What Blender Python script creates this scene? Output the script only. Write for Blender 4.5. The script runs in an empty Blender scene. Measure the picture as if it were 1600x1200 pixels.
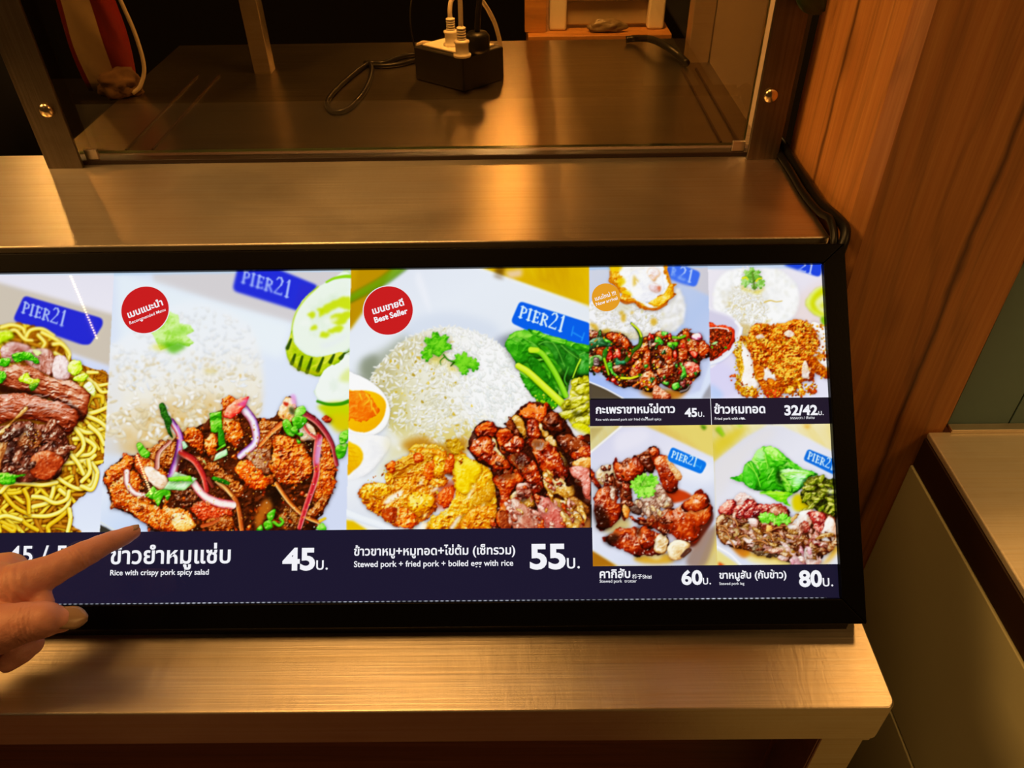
import bpy, bmesh, math, random
import numpy as np
from mathutils import Vector, Matrix
S = bpy.context.scene
COL = S.collection
# ---------------------------------------------------------------- camera, world, light, exposure
CAM_Z = 1.27
cam = bpy.data.cameras.new('camera'); camo = bpy.data.objects.new('camera', cam); COL.objects.link(camo)
pit, yaw, rol = math.radians(39.5), math.radians(-.6), math.radians(-1.0)
FW = Vector((math.sin(yaw)*math.cos(pit), math.cos(yaw)*math.cos(pit), -math.sin(pit)))
RT = Vector((math.cos(yaw), -math.sin(yaw), 0)); UP = RT.cross(FW)
RT = math.cos(rol)*RT + math.sin(rol)*UP; UP = RT.cross(FW)
camo.matrix_world = Matrix(((RT.x, UP.x, -FW.x, 0), (RT.y, UP.y, -FW.y, 0), (RT.z, UP.z, -FW.z, CAM_Z), (0, 0, 0, 1)))
cam.sensor_width = 36; cam.lens = 36*1200/1600; cam.clip_start = .02
S.camera = camo
S.view_settings.view_transform = 'Standard'; S.view_settings.look = 'None'
S.view_settings.exposure = 0.0; S.view_settings.gamma = 1.0; S.view_settings.use_curve_mapping = False
W = bpy.data.worlds.new('food_hall'); S.world = W; W.use_nodes = True
bg = W.node_tree.nodes['Background']; bg.inputs[0].default_value = (1.0, .50, .16, 1); bg.inputs[1].default_value = .03
def area(name, loc, aim, size, power, colr=(1.0, .50, .135), sy=None, spread=180):
    l = bpy.data.lights.new(name, 'AREA'); l.energy = power; l.color = colr; l.size = size; l.spread = math.radians(spread)
    if sy: l.shape = 'RECTANGLE'; l.size_y = sy
    o = bpy.data.objects.new(name, l); COL.objects.link(o); o.location = loc
    o.rotation_euler = (Vector(aim)-Vector(loc)).to_track_quat('-Z', 'Y').to_euler()
    return o
area('hall_ceiling_light', (-.17, 1.32, 2.75), (.0, .3, .85), .60, 6.3)
area('post_side_fill', (-1.7, .30, 2.5), (.1, .4, .9), .7, 21)  # unseen fill added on the left to brighten the wooden post
area('green_panel_fill', (-.42, .245, 2.85), (.25, .3, .7), .6, 13)  # added overhead fill, steep enough to reach the olive side panel
area('post_front_fill', (1.5, -.6, 2.5), (.3, .45, .9), .7, 6)  # added fill from the right for the post's front face
area('next_stall_light', (.86, 1.10, 2.3), (.35, .3, .85), .35, 4.8)
area('kitchen_side_lamp', (-1.06, 1.70, 1.60), (-.33, .5, 1.02), .03, .09, spread=60)
area('kitchen_lamp', (.03, 1.70, 1.60), (.01, .45, 1.02), .08, 1.1, spread=80)
area('socket_fill', (-.03, .70, 1.60), (-.03, .80, 1.0), .14, 4.2, spread=85)  # fill added above the shelf to brighten the plugs and socket plate

# ---------------------------------------------------------------- helpers
def ray(px, py): return FW + RT*((px-800)/1200) - UP*((py-600)/1200)
EYE = Vector((0, 0, CAM_Z))
def at_y(px, py, y): v = ray(px, py); return EYE + v*(y/v.y)
def at_z(px, py, z): v = ray(px, py); return EYE + v*((z-CAM_Z)/v.z)
def tag(o, label=None, cat=None, group=None, kind=None):
    for k, v in (('label', label), ('category', cat), ('group', group), ('kind', kind)):
        if v: o[k] = v
    return o
def thing(name, loc, label, cat, group=None):
    o = bpy.data.objects.new(name, None); COL.objects.link(o); o.location = loc; o.empty_display_size = .02
    return tag(o, label, cat, group)
def link(o, parent=None):
    COL.objects.link(o)
    if parent:
        o.parent = parent
        m = Matrix.Translation(parent.location); q = parent.parent
        while q: m = Matrix.Translation(q.location) @ m; q = q.parent
        o.matrix_parent_inverse = m.inverted() if parent.type == 'EMPTY' else Matrix()
    return o
def obj(name, bm, mats, parent=None, smooth=False, bevel=0, seg=2):
    me = bpy.data.meshes.new(name); bm.normal_update(); bm.to_mesh(me); bm.free()
    for m in (mats if isinstance(mats, (list, tuple)) else [mats]): me.materials.append(m)
    if smooth: me.polygons.foreach_set('use_smooth', [True]*len(me.polygons))
    o = link(bpy.data.objects.new(name, me), parent)
    if me.materials[0].get('brushed'): brush_uv(o)
    if bevel:
        b = o.modifiers.new('bevel', 'BEVEL'); b.width = bevel; b.segments = seg; b.limit_method = 'ANGLE'; b.angle_limit = .6
        me.polygons.foreach_set('use_smooth', [True]*len(me.polygons)); b.harden_normals = True
    return o
def box(bm, x0, x1, y0, y1, z0, z1, M=None, mi=0):
    vs = [bm.verts.new((x, y, z)) for x in (x0, x1) for y in (y0, y1) for z in (z0, z1)]
    fs = [bm.faces.new([vs[i] for i in f]) for f in ((0, 1, 3, 2), (4, 6, 7, 5), (0, 4, 5, 1), (2, 3, 7, 6), (0, 2, 6, 4), (1, 5, 7, 3))]
    for f in fs: f.material_index = mi
    if M: bmesh.ops.transform(bm, matrix=M, verts=vs)
    return vs
def brush_uv(o):
    """texture direction across the brush marks"""
    me = o.data; uv = me.uv_layers.new(name='brush')
    for l in me.loops: c = me.vertices[l.vertex_index].co; uv.data[l.index].uv = (c.y+c.z, c.x)
    return o
def boxobj(name, x0, x1, y0, y1, z0, z1, m, parent=None, bevel=.0, M=None):
    bm = bmesh.new(); box(bm, x0, x1, y0, y1, z0, z1, M); return obj(name, bm, m, parent, bevel=bevel)
def catmull(p, n=6):
    p = [Vector(q) for q in p]; q = [2*p[0]-p[1]]+p+[2*p[-1]-p[-2]]; out = []
    for i in range(1, len(q)-2):
        a, b, c, d = q[i-1:i+3]
        for k in range(n):
            t = k/n; out.append(.5*(2*b+(c-a)*t+(2*a-5*b+4*c-d)*t*t+(3*b-a-3*c+d)*t**3))
    return out+[p[-1]]
def tube(bm, path, r, seg=10, n=6, mi=0):
    P = catmull(path, n) if n > 1 else [Vector(q) for q in path]; rings = []
    t = (P[1]-P[0]).normalized(); nrm = t.orthogonal().normalized()
    for i, p in enumerate(P):
        t = (P[min(i+1, len(P)-1)]-P[max(i-1, 0)]).normalized(); nrm = (nrm-t*nrm.dot(t)).normalized(); b = t.cross(nrm)
        rr = r(i/(len(P)-1)) if callable(r) else r
        rings.append([bm.verts.new(p+(nrm*math.cos(a)+b*math.sin(a))*rr) for a in [2*math.pi*k/seg for k in range(seg)]])
    for A, B in zip(rings, rings[1:]):
        for k in range(seg):
            f = bm.faces.new((A[k], A[(k+1) % seg], B[(k+1) % seg], B[k])); f.material_index = mi
    for R_, s in ((rings[0], -1), (rings[-1], 1)):
        f = bm.faces.new(R_ if s > 0 else R_[::-1]); f.material_index = mi
def lathe(bm, prof, M=Matrix(), seg=28, mi=0, sx=1, sy=1):
    rings = [[bm.verts.new(M @ Vector((r*sx*math.cos(2*math.pi*k/seg), r*sy*math.sin(2*math.pi*k/seg), z))) for k in range(seg)] for r, z in prof]
    for A, B in zip(rings, rings[1:]):
        for k in range(seg):
            f = bm.faces.new((A[k], A[(k+1) % seg], B[(k+1) % seg], B[k])); f.material_index = mi
    for R_, s in ((rings[0], -1), (rings[-1], 1)):
        f = bm.faces.new(R_[::-1] if s < 0 else R_); f.material_index = mi

# ---------------------------------------------------------------- materials
def mat(name, base=(.8, .8, .8), rough=.5, metal=0.0, spec=.5):
    m = bpy.data.materials.new(name); m.use_nodes = True
    b = m.node_tree.nodes['Principled BSDF']
    b.inputs['Base Color'].default_value = (*base, 1); b.inputs['Roughness'].default_value = rough
    b.inputs['Metallic'].default_value = metal; b.inputs['Specular IOR Level'].default_value = spec
    return m
class NT:
    def __init__(s, m): s.t = m.node_tree; s.b = s.t.nodes['Principled BSDF']
    def n(s, typ, **k):
        o = s.t.nodes.new(typ)
        for a, v in k.items():
            if a in o.inputs: o.inputs[a].default_value = v
            else: setattr(o, a, v)
        return o
    def l(s, a, ao, b, bi): s.t.links.new(a.outputs[ao], b.inputs[bi])
    def coords(s, scale=(1, 1, 1), rot=(0, 0, 0), src='Object'):
        c = s.n('ShaderNodeTexCoord'); mp = s.n('ShaderNodeMapping'); mp.inputs['Scale'].default_value = scale; mp.inputs['Rotation'].default_value = rot
        s.l(c, src, mp, 'Vector'); return mp
    def noise(s, vec, scale, detail=4, rough=.55, dist=0):
        n = s.n('ShaderNodeTexNoise'); n.inputs['Scale'].default_value = scale; n.inputs['Detail'].default_value = detail; n.inputs['Roughness'].default_value = rough; n.inputs['Distortion'].default_value = dist
        s.l(vec, 0, n, 'Vector'); return n
    def ramp(s, src, so, stops):
        r = s.n('ShaderNodeValToRGB'); e = r.color_ramp.elements
        e[0].position, e[0].color = stops[0][0], (*stops[0][1], 1); e[1].position, e[1].color = stops[-1][0], (*stops[-1][1], 1)
        for p, c in stops[1:-1]: k = e.new(p); k.color = (*c, 1)
        s.l(src, so, r, 'Fac'); return r
    def mix(s, fac, a, b, blend='MIX'):
        x = s.n('ShaderNodeMix', data_type='RGBA', blend_type=blend)
        for sock, v in ((x.inputs[0], fac), (x.inputs[6], a), (x.inputs[7], b)):
            if isinstance(v, tuple) and hasattr(v[0], 'outputs'): s.t.links.new(v[0].outputs[v[1]], sock)
            else: sock.default_value = v if not isinstance(v, tuple) else (*v, 1)
        return x
    def bump(s, src, so, strength, dist=.001):
        b = s.n('ShaderNodeBump'); b.inputs['Strength'].default_value = strength; b.inputs['Distance'].default_value = dist
        s.l(src, so, b, 'Height'); s.l(b, 'Normal', s.b, 'Normal'); return b
def steel(name, base, rough, axis='x', scr=.5, worn=.3, aniso=0.0):
    """brushed, scratched stainless sheet"""
    m = mat(name, base, rough, 1.0); t = NT(m)
    if aniso:
        m['brushed'] = 1
        t.b.inputs['Anisotropic'].default_value = aniso; tg = t.n('ShaderNodeTangent', direction_type='UV_MAP'); tg.uv_map = 'brush'; t.l(tg, 0, t.b, 'Tangent')
    sc = {'x': (3, 220, 220), 'y': (220, 3, 220), 'z': (220, 220, 3)}[axis]
    g = t.noise(t.coords(sc), 2.2, 5, .6)
    w = t.noise(t.coords((7, 9, 9)), 1.6, 5, .6, .6)
    k = t.noise(t.coords((60, 14, 40), (0, 0, .6)), 2.0, 3, .7, .4)
    a = t.mix((w, 0), tuple(c*(1-worn) for c in base), tuple(min(1, c*(1+worn*.35)) for c in base))
    b = t.mix(.5, (a, 2), (g, 0), 'OVERLAY'); t.l(b, 2, t.b, 'Base Color')
    r = t.n('ShaderNodeMapRange'); r.inputs['To Min'].default_value = rough*.86; r.inputs['To Max'].default_value = rough*1.16; t.l(w, 0, r, 'Value'); t.l(r, 0, t.b, 'Roughness')
    h = t.n('ShaderNodeMath', operation='MULTIPLY_ADD'); t.l(k, 0, h, 0); h.inputs[1].default_value = .5; t.l(g, 0, h, 2)
    t.bump(h, 0, scr, .00035)
    return m
def painted(name, base, rough=.5, spot=.2, bump=.1, scale=14):
    m = mat(name, base, rough); t = NT(m)
    n = t.noise(t.coords(), scale, 6, .6)
    a = t.mix((n, 0), tuple(c*(1-spot) for c in base), tuple(min(1, c*(1+spot)) for c in base)); t.l(a, 2, t.b, 'Base Color')
    t.bump(t.noise(t.coords(), 240, 3), 0, bump, .0006)
    return m
def timber(name, dark, mid, light, axis='z', rough=.5, cracks=True):
    """a sawn pine post with long grain, knots and drying cracks"""
    m = mat(name, mid, rough); t = NT(m)
    sc = {'z': (1, 1, .07), 'x': (.07, 1, 1), 'y': (1, .07, 1)}[axis]
    big = t.noise(t.coords(sc), 26, 4, .55, .5)
    fine = t.noise(t.coords(tuple(c*1.0 if c < 1 else c*5 for c in sc)), 70, 5, .7)
    wv = t.n('ShaderNodeTexWave', wave_type='BANDS', bands_direction='DIAGONAL'); wv.inputs['Scale'].default_value = 17; wv.inputs['Distortion'].default_value = 9; wv.inputs['Detail'].default_value = 5; wv.inputs['Detail Scale'].default_value = 1.2
    t.l(t.coords((1.6, 1.6, .16) if axis == 'z' else (.16, 1.6, 1.6)), 0, wv, 'Vector')
    r1 = t.ramp(big, 0, [(.28, dark), (.5, mid), (.72, light)])
    r2 = t.ramp(wv, 1, [(0, tuple(c*.66 for c in mid)), (.14, mid), (1, tuple(min(1, c*1.12) for c in mid))])
    a = t.mix(.5, (r1, 0), (r2, 0)); b = t.mix(.8, (a, 2), (fine, 0), 'SOFT_LIGHT')
    vor = t.n('ShaderNodeTexVoronoi', feature='F1'); vor.inputs['Scale'].default_value = 5.5; t.l(t.coords((1.2, 1.2, .55)), 0, vor, 'Vector')
    kn = t.ramp(vor, 0, [(.02, (.22, .16, .12)), (.085, (1, 1, 1))]); c = t.mix(.6, (b, 2), (kn, 0), 'MULTIPLY'); out = c
    if cracks:
        wob = t.noise(t.coords((9, 9, 3.2)), 2.2, 4, .6)
        sx = t.n('ShaderNodeSeparateXYZ'); t.l(t.n('ShaderNodeTexCoord'), 'Object', sx, 0)
        ad = t.n('ShaderNodeMath', operation='MULTIPLY_ADD'); t.l(wob, 0, ad, 0); ad.inputs[1].default_value = .016
        sm = t.n('ShaderNodeMath', operation='ADD'); t.l(sx, 0, sm, 0); t.l(sx, 1, sm, 1); t.l(sm, 0, ad, 2)
        mo = t.n('ShaderNodeMath', operation='PINGPONG'); t.l(ad, 0, mo, 0); mo.inputs[1].default_value = .047
        ck = t.ramp(mo, 0, [(.0, (.05, .025, .015)), (.0005, (.10, .05, .03)), (.0011, (1, 1, 1))]); out = t.mix(.8, (c, 2), (ck, 0), 'MULTIPLY')
    t.l(out, 2, t.b, 'Base Color')
    t.bump(fine, 0, .25, .0006)
    return m

# ---------------------------------------------------------------- materials of the place
LZ, UZ = .85, 1.022                                        # lower and upper ledge heights
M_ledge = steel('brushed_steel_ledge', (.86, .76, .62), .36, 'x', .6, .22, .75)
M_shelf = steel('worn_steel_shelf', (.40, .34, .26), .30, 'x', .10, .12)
M_post = steel('steel_angle', (.20, .165, .125), .42, 'z', .6, .6)
M_black = mat('black_powder_coat', (.0022, .0021, .0022), .32, 0, .08); t_ = NT(M_black); t_.bump(t_.noise(t_.coords(), 900, 2), 0, .12, .0003)
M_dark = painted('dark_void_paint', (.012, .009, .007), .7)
M_wood = timber('orange_pine', (.40, .155, .036), (.56, .225, .052), (.66, .29, .075))
M_board = timber('board_wood', (.30, .13, .03), (.48, .22, .05), (.62, .32, .09), 'x', .5, False)
M_red = timber('red_brown_panel', (.10, .028, .014), (.15, .045, .02), (.20, .065, .03), 'x', .45, False)
M_green = painted('olive_green_paint', (.50, .49, .30), .55, .10, .2, 9)
M_brown = painted('dark_brown_lacquer', (.028, .012, .006), .45, .2, .05)
M_floor = painted('red_floor_tile', (.12, .042, .030), .4, .15, .1, 20)
M_white = painted('cream_plastic', (.84, .79, .66), .4, .05, .05)
M_cord = mat('white_cord', (.74, .66, .54), .45)
M_rubber = mat('black_rubber', (.006, .0055, .005), .38, 0, .3)
M_bolt = mat('brass_bolt', (.80, .62, .38), .22, 1.0)

# ---------------------------------------------------------------- the setting
o = boxobj('floor', -3, 3, -1.5, 3.6, -.05, 0, M_floor); tag(o, 'red tiled food hall floor glimpsed between the counters', 'floor', kind='structure')
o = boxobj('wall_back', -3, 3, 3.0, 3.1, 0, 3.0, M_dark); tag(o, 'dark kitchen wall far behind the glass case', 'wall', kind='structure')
o = boxobj('ceiling', -3, 3, -1.5, 3.1, 3.0, 3.05, painted('brown_ceiling', (.16, .09, .04), .7)); tag(o, 'dim brown ceiling above the food stall', 'ceiling', kind='structure')

# ---------------------------------------------------------------- the stall counter
def slab(name, x0, x1, y0, y1, z0, z1, r, m, parent=None, bevel=.0015):
    """sheet-steel top with a rounded outer front corner"""
    bm = bmesh.new(); pr = [(x0, y0)]+[(x1-r+r*math.sin(a), y0+r-r*math.cos(a)) for a in np.linspace(0, math.pi/2, 7)]+[(x1, y1), (x0, y1)]
    lo = [bm.verts.new((x, y, z0)) for x, y in pr]; hi = [bm.verts.new((x, y, z1)) for x, y in pr]; n = len(pr)
    bm.faces.new(lo[::-1]); bm.faces.new(hi)
    for i in range(n): bm.faces.new((lo[i], lo[(i+1) % n], hi[(i+1) % n], hi[i]))
    return obj(name, bm, m, parent, bevel=bevel)
o = slab('counter_worktop', -1.3, .2125, .218, .600, LZ-.037, LZ, .006, M_ledge)
tag(o, 'brushed steel lower counter ledge under the lit menu box, with a deep front edge', 'worktop')
base = thing('serving_counter', (-.5, .42, 0), 'dark red wood counter base with steel corner leg under the front ledge', 'counter')
boxobj('front_panel', -1.3, .178, .262, .275, .06, LZ-.037, M_red, base)
boxobj('body', -1.3, .178, .275, .60, .06, LZ-.037, M_dark, base); boxobj('plinth', -1.3, .17, .30, .58, 0, .06, M_dark, base)
bm = bmesh.new(); box(bm, .1815, .2075, .2225, .2245, 0, LZ-.041); box(bm, .1815, .1835, .2245, .262, 0, LZ-.041); box(bm, .2055, .2075, .2245, .262, 0, LZ-.041)
box(bm, .180, .2095, .2205, .2225, LZ-.0435, LZ-.0405); obj('leg', bm, M_ledge, base, bevel=.0008); boxobj('bracket', .1835, .2055, .2245, .275, LZ-.041, LZ-.0370, M_shelf, base)
shelf = thing('upper_ledge', (-.5, .52, LZ), 'long brushed steel upper ledge between the lit menu box and the glass case', 'ledge')
slab('ledge_top', -1.3, .2055, .4486, .60, UZ-.006, UZ, .002, M_ledge, shelf); boxobj('ledge_edge', -1.3, .2045, .4500, .4580, UZ-.024, UZ-.006, M_brown, shelf)
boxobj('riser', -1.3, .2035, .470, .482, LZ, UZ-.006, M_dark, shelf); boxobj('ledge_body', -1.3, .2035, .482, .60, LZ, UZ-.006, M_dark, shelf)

# ---------------------------------------------------------------- glass display case
case = thing('display_case', (-.08, .74, UZ), 'glass fronted steel display case above the counter, its shelf seen through the pane', 'display case')
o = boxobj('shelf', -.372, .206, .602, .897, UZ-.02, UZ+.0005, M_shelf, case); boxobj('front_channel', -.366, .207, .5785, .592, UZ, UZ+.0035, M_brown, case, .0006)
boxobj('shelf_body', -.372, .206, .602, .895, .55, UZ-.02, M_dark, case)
def angle(name, x0, x1, y0, y1, z0, z1, th, sx, m):
    bm = bmesh.new(); box(bm, x0, x1, y0, y0+th, z0, z1)
    if sx > 0: box(bm, x1-th, x1, y0+th, y1, z0, z1)
    else: box(bm, x0, x0+th, y0+th, y1, z0, z1)
    return obj(name, bm, m, case, bevel=.0006)
TOP = 1.62
angle('post', -.3665, -.3390, .572, .594, UZ, TOP, .003, -1, M_post); angle('post', .1795, .2035, .572, .600, UZ, TOP, .003, 1, M_post)
angle('post', -.262, -.245, .795, .812, UZ, TOP, .0025, 1, M_ledge); angle('post', .176, .197, .812, .835, UZ, TOP, .0025, -1, M_ledge)
for px, py in ((73, 172), (1204, 149)):
    p = at_y(px, py, .572); bm = bmesh.new(); lathe(bm, [(.0001, 0), (.0052, 0), (.0056, .0008), (.0048, .0026), (.0028, .0038), (.0001, .0042)], Matrix.Translation(p) @ Matrix.Rotation(math.pi/2, 4, 'X'), 24)
    tag(obj('bolt', bm, M_bolt, case, True), 'round brass headed bolt on the corner post')
bm = bmesh.new(); tube(bm, [(.2065, .588, UZ+.001), (.2065, .588, TOP)], .0024, 10, 1); obj('corner_tube', bm, M_ledge, case, True)
boxobj('side_panel', .1985, .2010, .602, .835, UZ, TOP, painted('side_panel_paint', (.24, .185, .13), .45, .12, .1, 12), case); boxobj('filler_strip', .2035, .2150, .596, .600, UZ, TOP, painted('grey_filler', (.26, .25, .18), .6), case)
for x in (.1655, .1795, -.2965, -.318): boxobj('runner', x, x+.0016, .604, .79, UZ+.0005, UZ+.0022, M_brown, case)
M_glass = bpy.data.materials.new('tinted_glass'); M_glass.use_nodes = True; nt = M_glass.node_tree; nt.nodes.clear()
no = nt.nodes.new('ShaderNodeOutputMaterial'); tr = nt.nodes.new('ShaderNodeBsdfTransparent'); gl = nt.nodes.new('ShaderNodeBsdfGlossy'); fr = nt.nodes.new('ShaderNodeFresnel'); mx = nt.nodes.new('ShaderNodeMixShader')
tr.inputs[0].default_value = (.53, .47, .36, 1); gl.inputs['Roughness'].default_value = .015; fr.inputs[0].default_value = 1.5
nt.links.new(fr.outputs[0], mx.inputs[0]); nt.links.new(tr.outputs[0], mx.inputs[1]); nt.links.new(gl.outputs[0], mx.inputs[2]); nt.links.new(mx.outputs[0], no.inputs[0])
M_gedge = mat('green_glass_edge', (.30, .52, .26), .15)
bm = bmesh.new(); box(bm, -.3500, .1790, .5830, .5880, UZ+.0075, TOP)
for f in bm.faces: f.material_index = 0 if abs(f.normal.y) > .5 else 1
bm.normal_update()
for f in bm.faces: f.material_index = 0 if abs(f.calc_center_median().y-.5855) > .002 else 1
o = obj('glass_pane', bm, [M_glass, M_gedge], case); tag(o, 'clear glass pane with a green lower edge')
for x in (.1690, -.3385): boxobj('glass_clip', x, x+.010, .5800, .5828, UZ+.0035, UZ+.0115, M_ledge, case, .0005)

# ---------------------------------------------------------------- wooden post
bm = bmesh.new(); X0, X1, Y0, Y1 = .2170, .3395, .4460, .5880; c = .0085
pr = [(X0+c, Y0), (X1-c*.4, Y0), (X1, Y0+c*.4), (X1, Y1), (X0, Y1), (X0, Y0+c)]
rnd = random.Random(4); levels = np.linspace(0, 2.98, 40); rings = []
for z in levels: rings.append([bm.verts.new((x+rnd.uniform(-.0003, .0003), y+rnd.uniform(-.0003, .0003), z)) for x, y in pr])
for A, B in zip(rings, rings[1:]):
    for i in range(6): bm.faces.new((A[i], A[(i+1) % 6], B[(i+1) % 6], B[i])).material_index = 1 if i == 5 else 0
bm.faces.new(rings[0][::-1]); bm.faces.new(rings[-1])
o = obj('wooden_post', bm, [M_wood, timber('sawn_pine_edge', (.38, .155, .045), (.54, .23, .065), (.66, .32, .10))]); tag(o, 'square orange pine post with cracked grain standing right of the lit menu box', 'post')

# ---------------------------------------------------------------- the next stall's counter
nb = thing('neighbouring_counter', (.9, .2, 0), 'olive green counter of the next stall, right of the wooden post, with a steel top', 'counter')
XN = .3226
slab('steel_top', XN+.001, 1.6, -.8, .4445, LZ-.006, LZ, .004, steel('stained_steel', (.95, .84, .68), .50, 'x', .6, .3, 0), nb); nb.children[0].data.materials[0].node_tree.nodes['Principled BSDF'].inputs['Metallic'].default_value = .6; boxobj('edge_trim', XN, 1.6, -.8, .4440, LZ-.036, LZ-.006, M_brown, nb, .0008)
boxobj('side_panel', XN-.0012, XN+.012, -.8, .4445, .622, LZ-.037, M_green, nb, .001); boxobj('lower_board', XN-.0012, XN+.012, -.8, .4445, .05, .618, M_green, nb, .001); boxobj('body', XN+.012, 1.58, -.78, .44, 0, LZ-.036, M_dark, nb)
bs = thing('green_splashback', (.9, .46, LZ), 'green board upstand behind the next stall counter top, under a steel strip', 'splashback')
bm = bmesh.new(); box(bm, .3405, .388, .4500, .462, LZ, 1.000); box(bm, .3895, 1.6, .4500, .462, LZ, 1.000); obj('board', bm, painted('green_board', (.145, .28, .32), .5, .1, .1), bs)
boxobj('seam', .3878, .3897, .4512, .462, LZ, 1.000, M_dark, bs); boxobj('lip', .3405, 1.6, .4420, .4500, LZ, LZ+.0035, M_ledge, bs, .0006)
boxobj('steel_strip', .3405, 1.6, .4470, .4530, 1.000, 1.0045, M_ledge, bs); boxobj('dark_edge', .3405, 1.6, .4480, .60, 1.0045, 1.05, M_brown, bs)

# ---------------------------------------------------------------- cords on and behind the ledge
def cord(name, path, r, m, label, cat='cord', seg=10):
    bm = bmesh.new(); tube(bm, path, r, seg, 6); return tag(obj(name, bm, m, None, True), label, cat)
z = UZ+.0032
cord('power_cord', [(.199, .598, z+.012), (.2095, .585, z+.004), (.2115, .56, z), (.2115, .525, z), (.2100, .49, z+.001), (.2115, .462, z+.004), (.2125, .446, z+.003), (.2090, .437, z-.006), (.2050, .4365, z-.018), (.200, .4400, z-.030)], .0034, M_rubber, 'thick black power cord running beside the wooden post down to the menu box')
cord('power_cord', [(.199, .600, z+.006), (.2045, .580, z+.0005), (.2050, .545, z), (.2040, .505, z), (.2055, .475, z+.001), (.2065, .458, z+.004), (.2055, .4415, z-.004), (.2020, .441, z-.020)], .0026, M_rubber, 'thinner black cord lying on the steel ledge along the thick cord')

# ---------------------------------------------------------------- inside the glass case
SZ = UZ+.0005
F, L_, R_ = Vector((-.048, .733, SZ)), Vector((-.097, .7715, SZ)), Vector((-.0104, .7678, SZ))
ea, eb = L_-F, R_-F; PH = .031
BM = Matrix(((ea.x, eb.x, 0, F.x), (ea.y, eb.y, 0, F.y), (0, 0, 1, SZ), (0, 0, 0, 1)))
pb = thing('socket_box', ((F.x+L_.x+eb.x+R_.x)/3, (F.y+L_.y+eb.y+R_.y)/3, SZ), 'square black socket box with a white socket plate on the steel shelf behind the glass', 'socket box')
bm = bmesh.new(); box(bm, 0, 1, 0, 1, 0, PH, BM); obj('body', bm, mat('black_box_plastic', (.008, .007, .006), .4), pb, bevel=.0016)
bm = bmesh.new(); box(bm, .10, .90, .10, .90, PH, PH+.0022, BM); pl = obj('socket_plate', bm, M_white, pb, bevel=.0008)
for u, v in ((.62, .25), (.72, .32)):
    o = boxobj('socket_hole', u, u+.05, v, v+.03, PH+.0020, PH+.0026, M_dark, None, 0, BM); o.parent = pl; o.matrix_parent_inverse = Matrix.Translation(-pb.location)
def plug(px, py, h, mm, path, label, r=.0064, cr=.0021, black=False):
    p = at_z(px, py, SZ+PH+.0022); t = thing('plug', p, label, 'plug')
    bm = bmesh.new(); lathe(bm, [(r*1.25, 0), (r*1.25, .0022), (r*.95, .003), (r*.95, h*.42), (r*1.1, h*.46), (r*1.1, h*.52), (r*.7, h*.56)] if not black else [(r, 0), (r*1.05, .004), (r*1.05, h*.8), (r*.8, h)], Matrix.Translation(p), 24, 0, 1, .86); obj('body', bm, mm, t, True)
    if not black:
        bm = bmesh.new()
        for k in range(5): z_ = h*(.56+.085*k); lathe(bm, [(r*.42, z_), (r*.66, z_+.0004), (r*.66, z_+h*.05), (r*.42, z_+h*.055)], Matrix.Translation(p), 16)
        lathe(bm, [(r*.40, h*.5), (r*.36, h)], Matrix.Translation(p), 16); obj('strain_relief', bm, mm, t, True)
    bm = bmesh.new(); q = p+Vector((0, 0, h*.98)); tube(bm, [q]+path(q), cr, 10, 6); obj('cord', bm, M_cord if not black else M_rubber, t, True)
plug(722.5, 88, .026, M_white, lambda q: [q+Vector((.0005, 0, .02)), q+Vector((.001, .001, .07)), q+Vector((.002, .004, .16)), q+Vector((.004, .01, .34)), q+Vector((.0, .03, .62))], 'front white plug standing in the socket plate, its cord rising straight up')
plug(706, 71, .025, M_white, lambda q: [q+Vector((.0, .0005, .006)), q+Vector((.002, .004, .014)), q+Vector((.010, .010, .020)), q+Vector((.020, .018, .018)), q+Vector((.030, .035, .004)), q+Vector((.040, .055, -.020)), q+Vector((.046, .068, -.048))], 'rear white plug in the socket plate, its cord arching over to the right')
plug(747, 80, .017, M_rubber, lambda q: [q+Vector((.001, .002, .014)), q+Vector((.003, .006, .035)), q+Vector((.0, .012, .10)), q+Vector((-.006, .02, .25)), q+Vector((-.01, .03, .55))], 'round black plug at the right corner of the socket plate', .0105, .0026, True)
z = SZ+.0026
def shelfpath(pts_, zz=None): return [at_z(x, y, (zz or z)) for x, y in pts_]
cord('loose_cable', shelfpath([(655, 84), (630, 88), (600, 98), (575, 100), (545, 122), (518, 148), (511, 162), (520, 174), (540, 172), (560, 155), (575, 132), (581, 108), (576, 97)]), .0024, M_rubber, 'black cable looped on the steel shelf left of the socket box')
cord('loose_cable', shelfpath([(656, 92), (625, 100), (592, 103), (570, 98)]), .0024, M_rubber, 'short length of black cable beside the looped cable left of the socket box')
p = at_z(648, 74, SZ+.01); cord('thin_wire', [p+Vector((.004, .0, -.0075)), p, p+Vector((-.003, .006, .025)), p+Vector((.002, .02, .05)), p+Vector((.02, .05, .08)), p+Vector((.05, .09, .16))], .0009, M_rubber, 'thin dark wire curving up from behind the left corner of the socket box', 'wire')
cord('white_lead', [at_z(x, y, SZ+.0022) for x, y in ((652, 70), (662, 66), (678, 68), (694, 66))], .0018, M_cord, 'short white lead lying behind the socket box')
cord('thick_cable', [at_z(978, 62, SZ+.004), at_z(995, 60, SZ+.006), at_z(1020, 62, SZ+.012), at_z(1045, 75, SZ+.011), at_z(1062, 88, SZ+.006), at_z(1073, 99, SZ+.004)], .0036, M_rubber, 'thick black cable arching across the rear right corner of the steel shelf')
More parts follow.
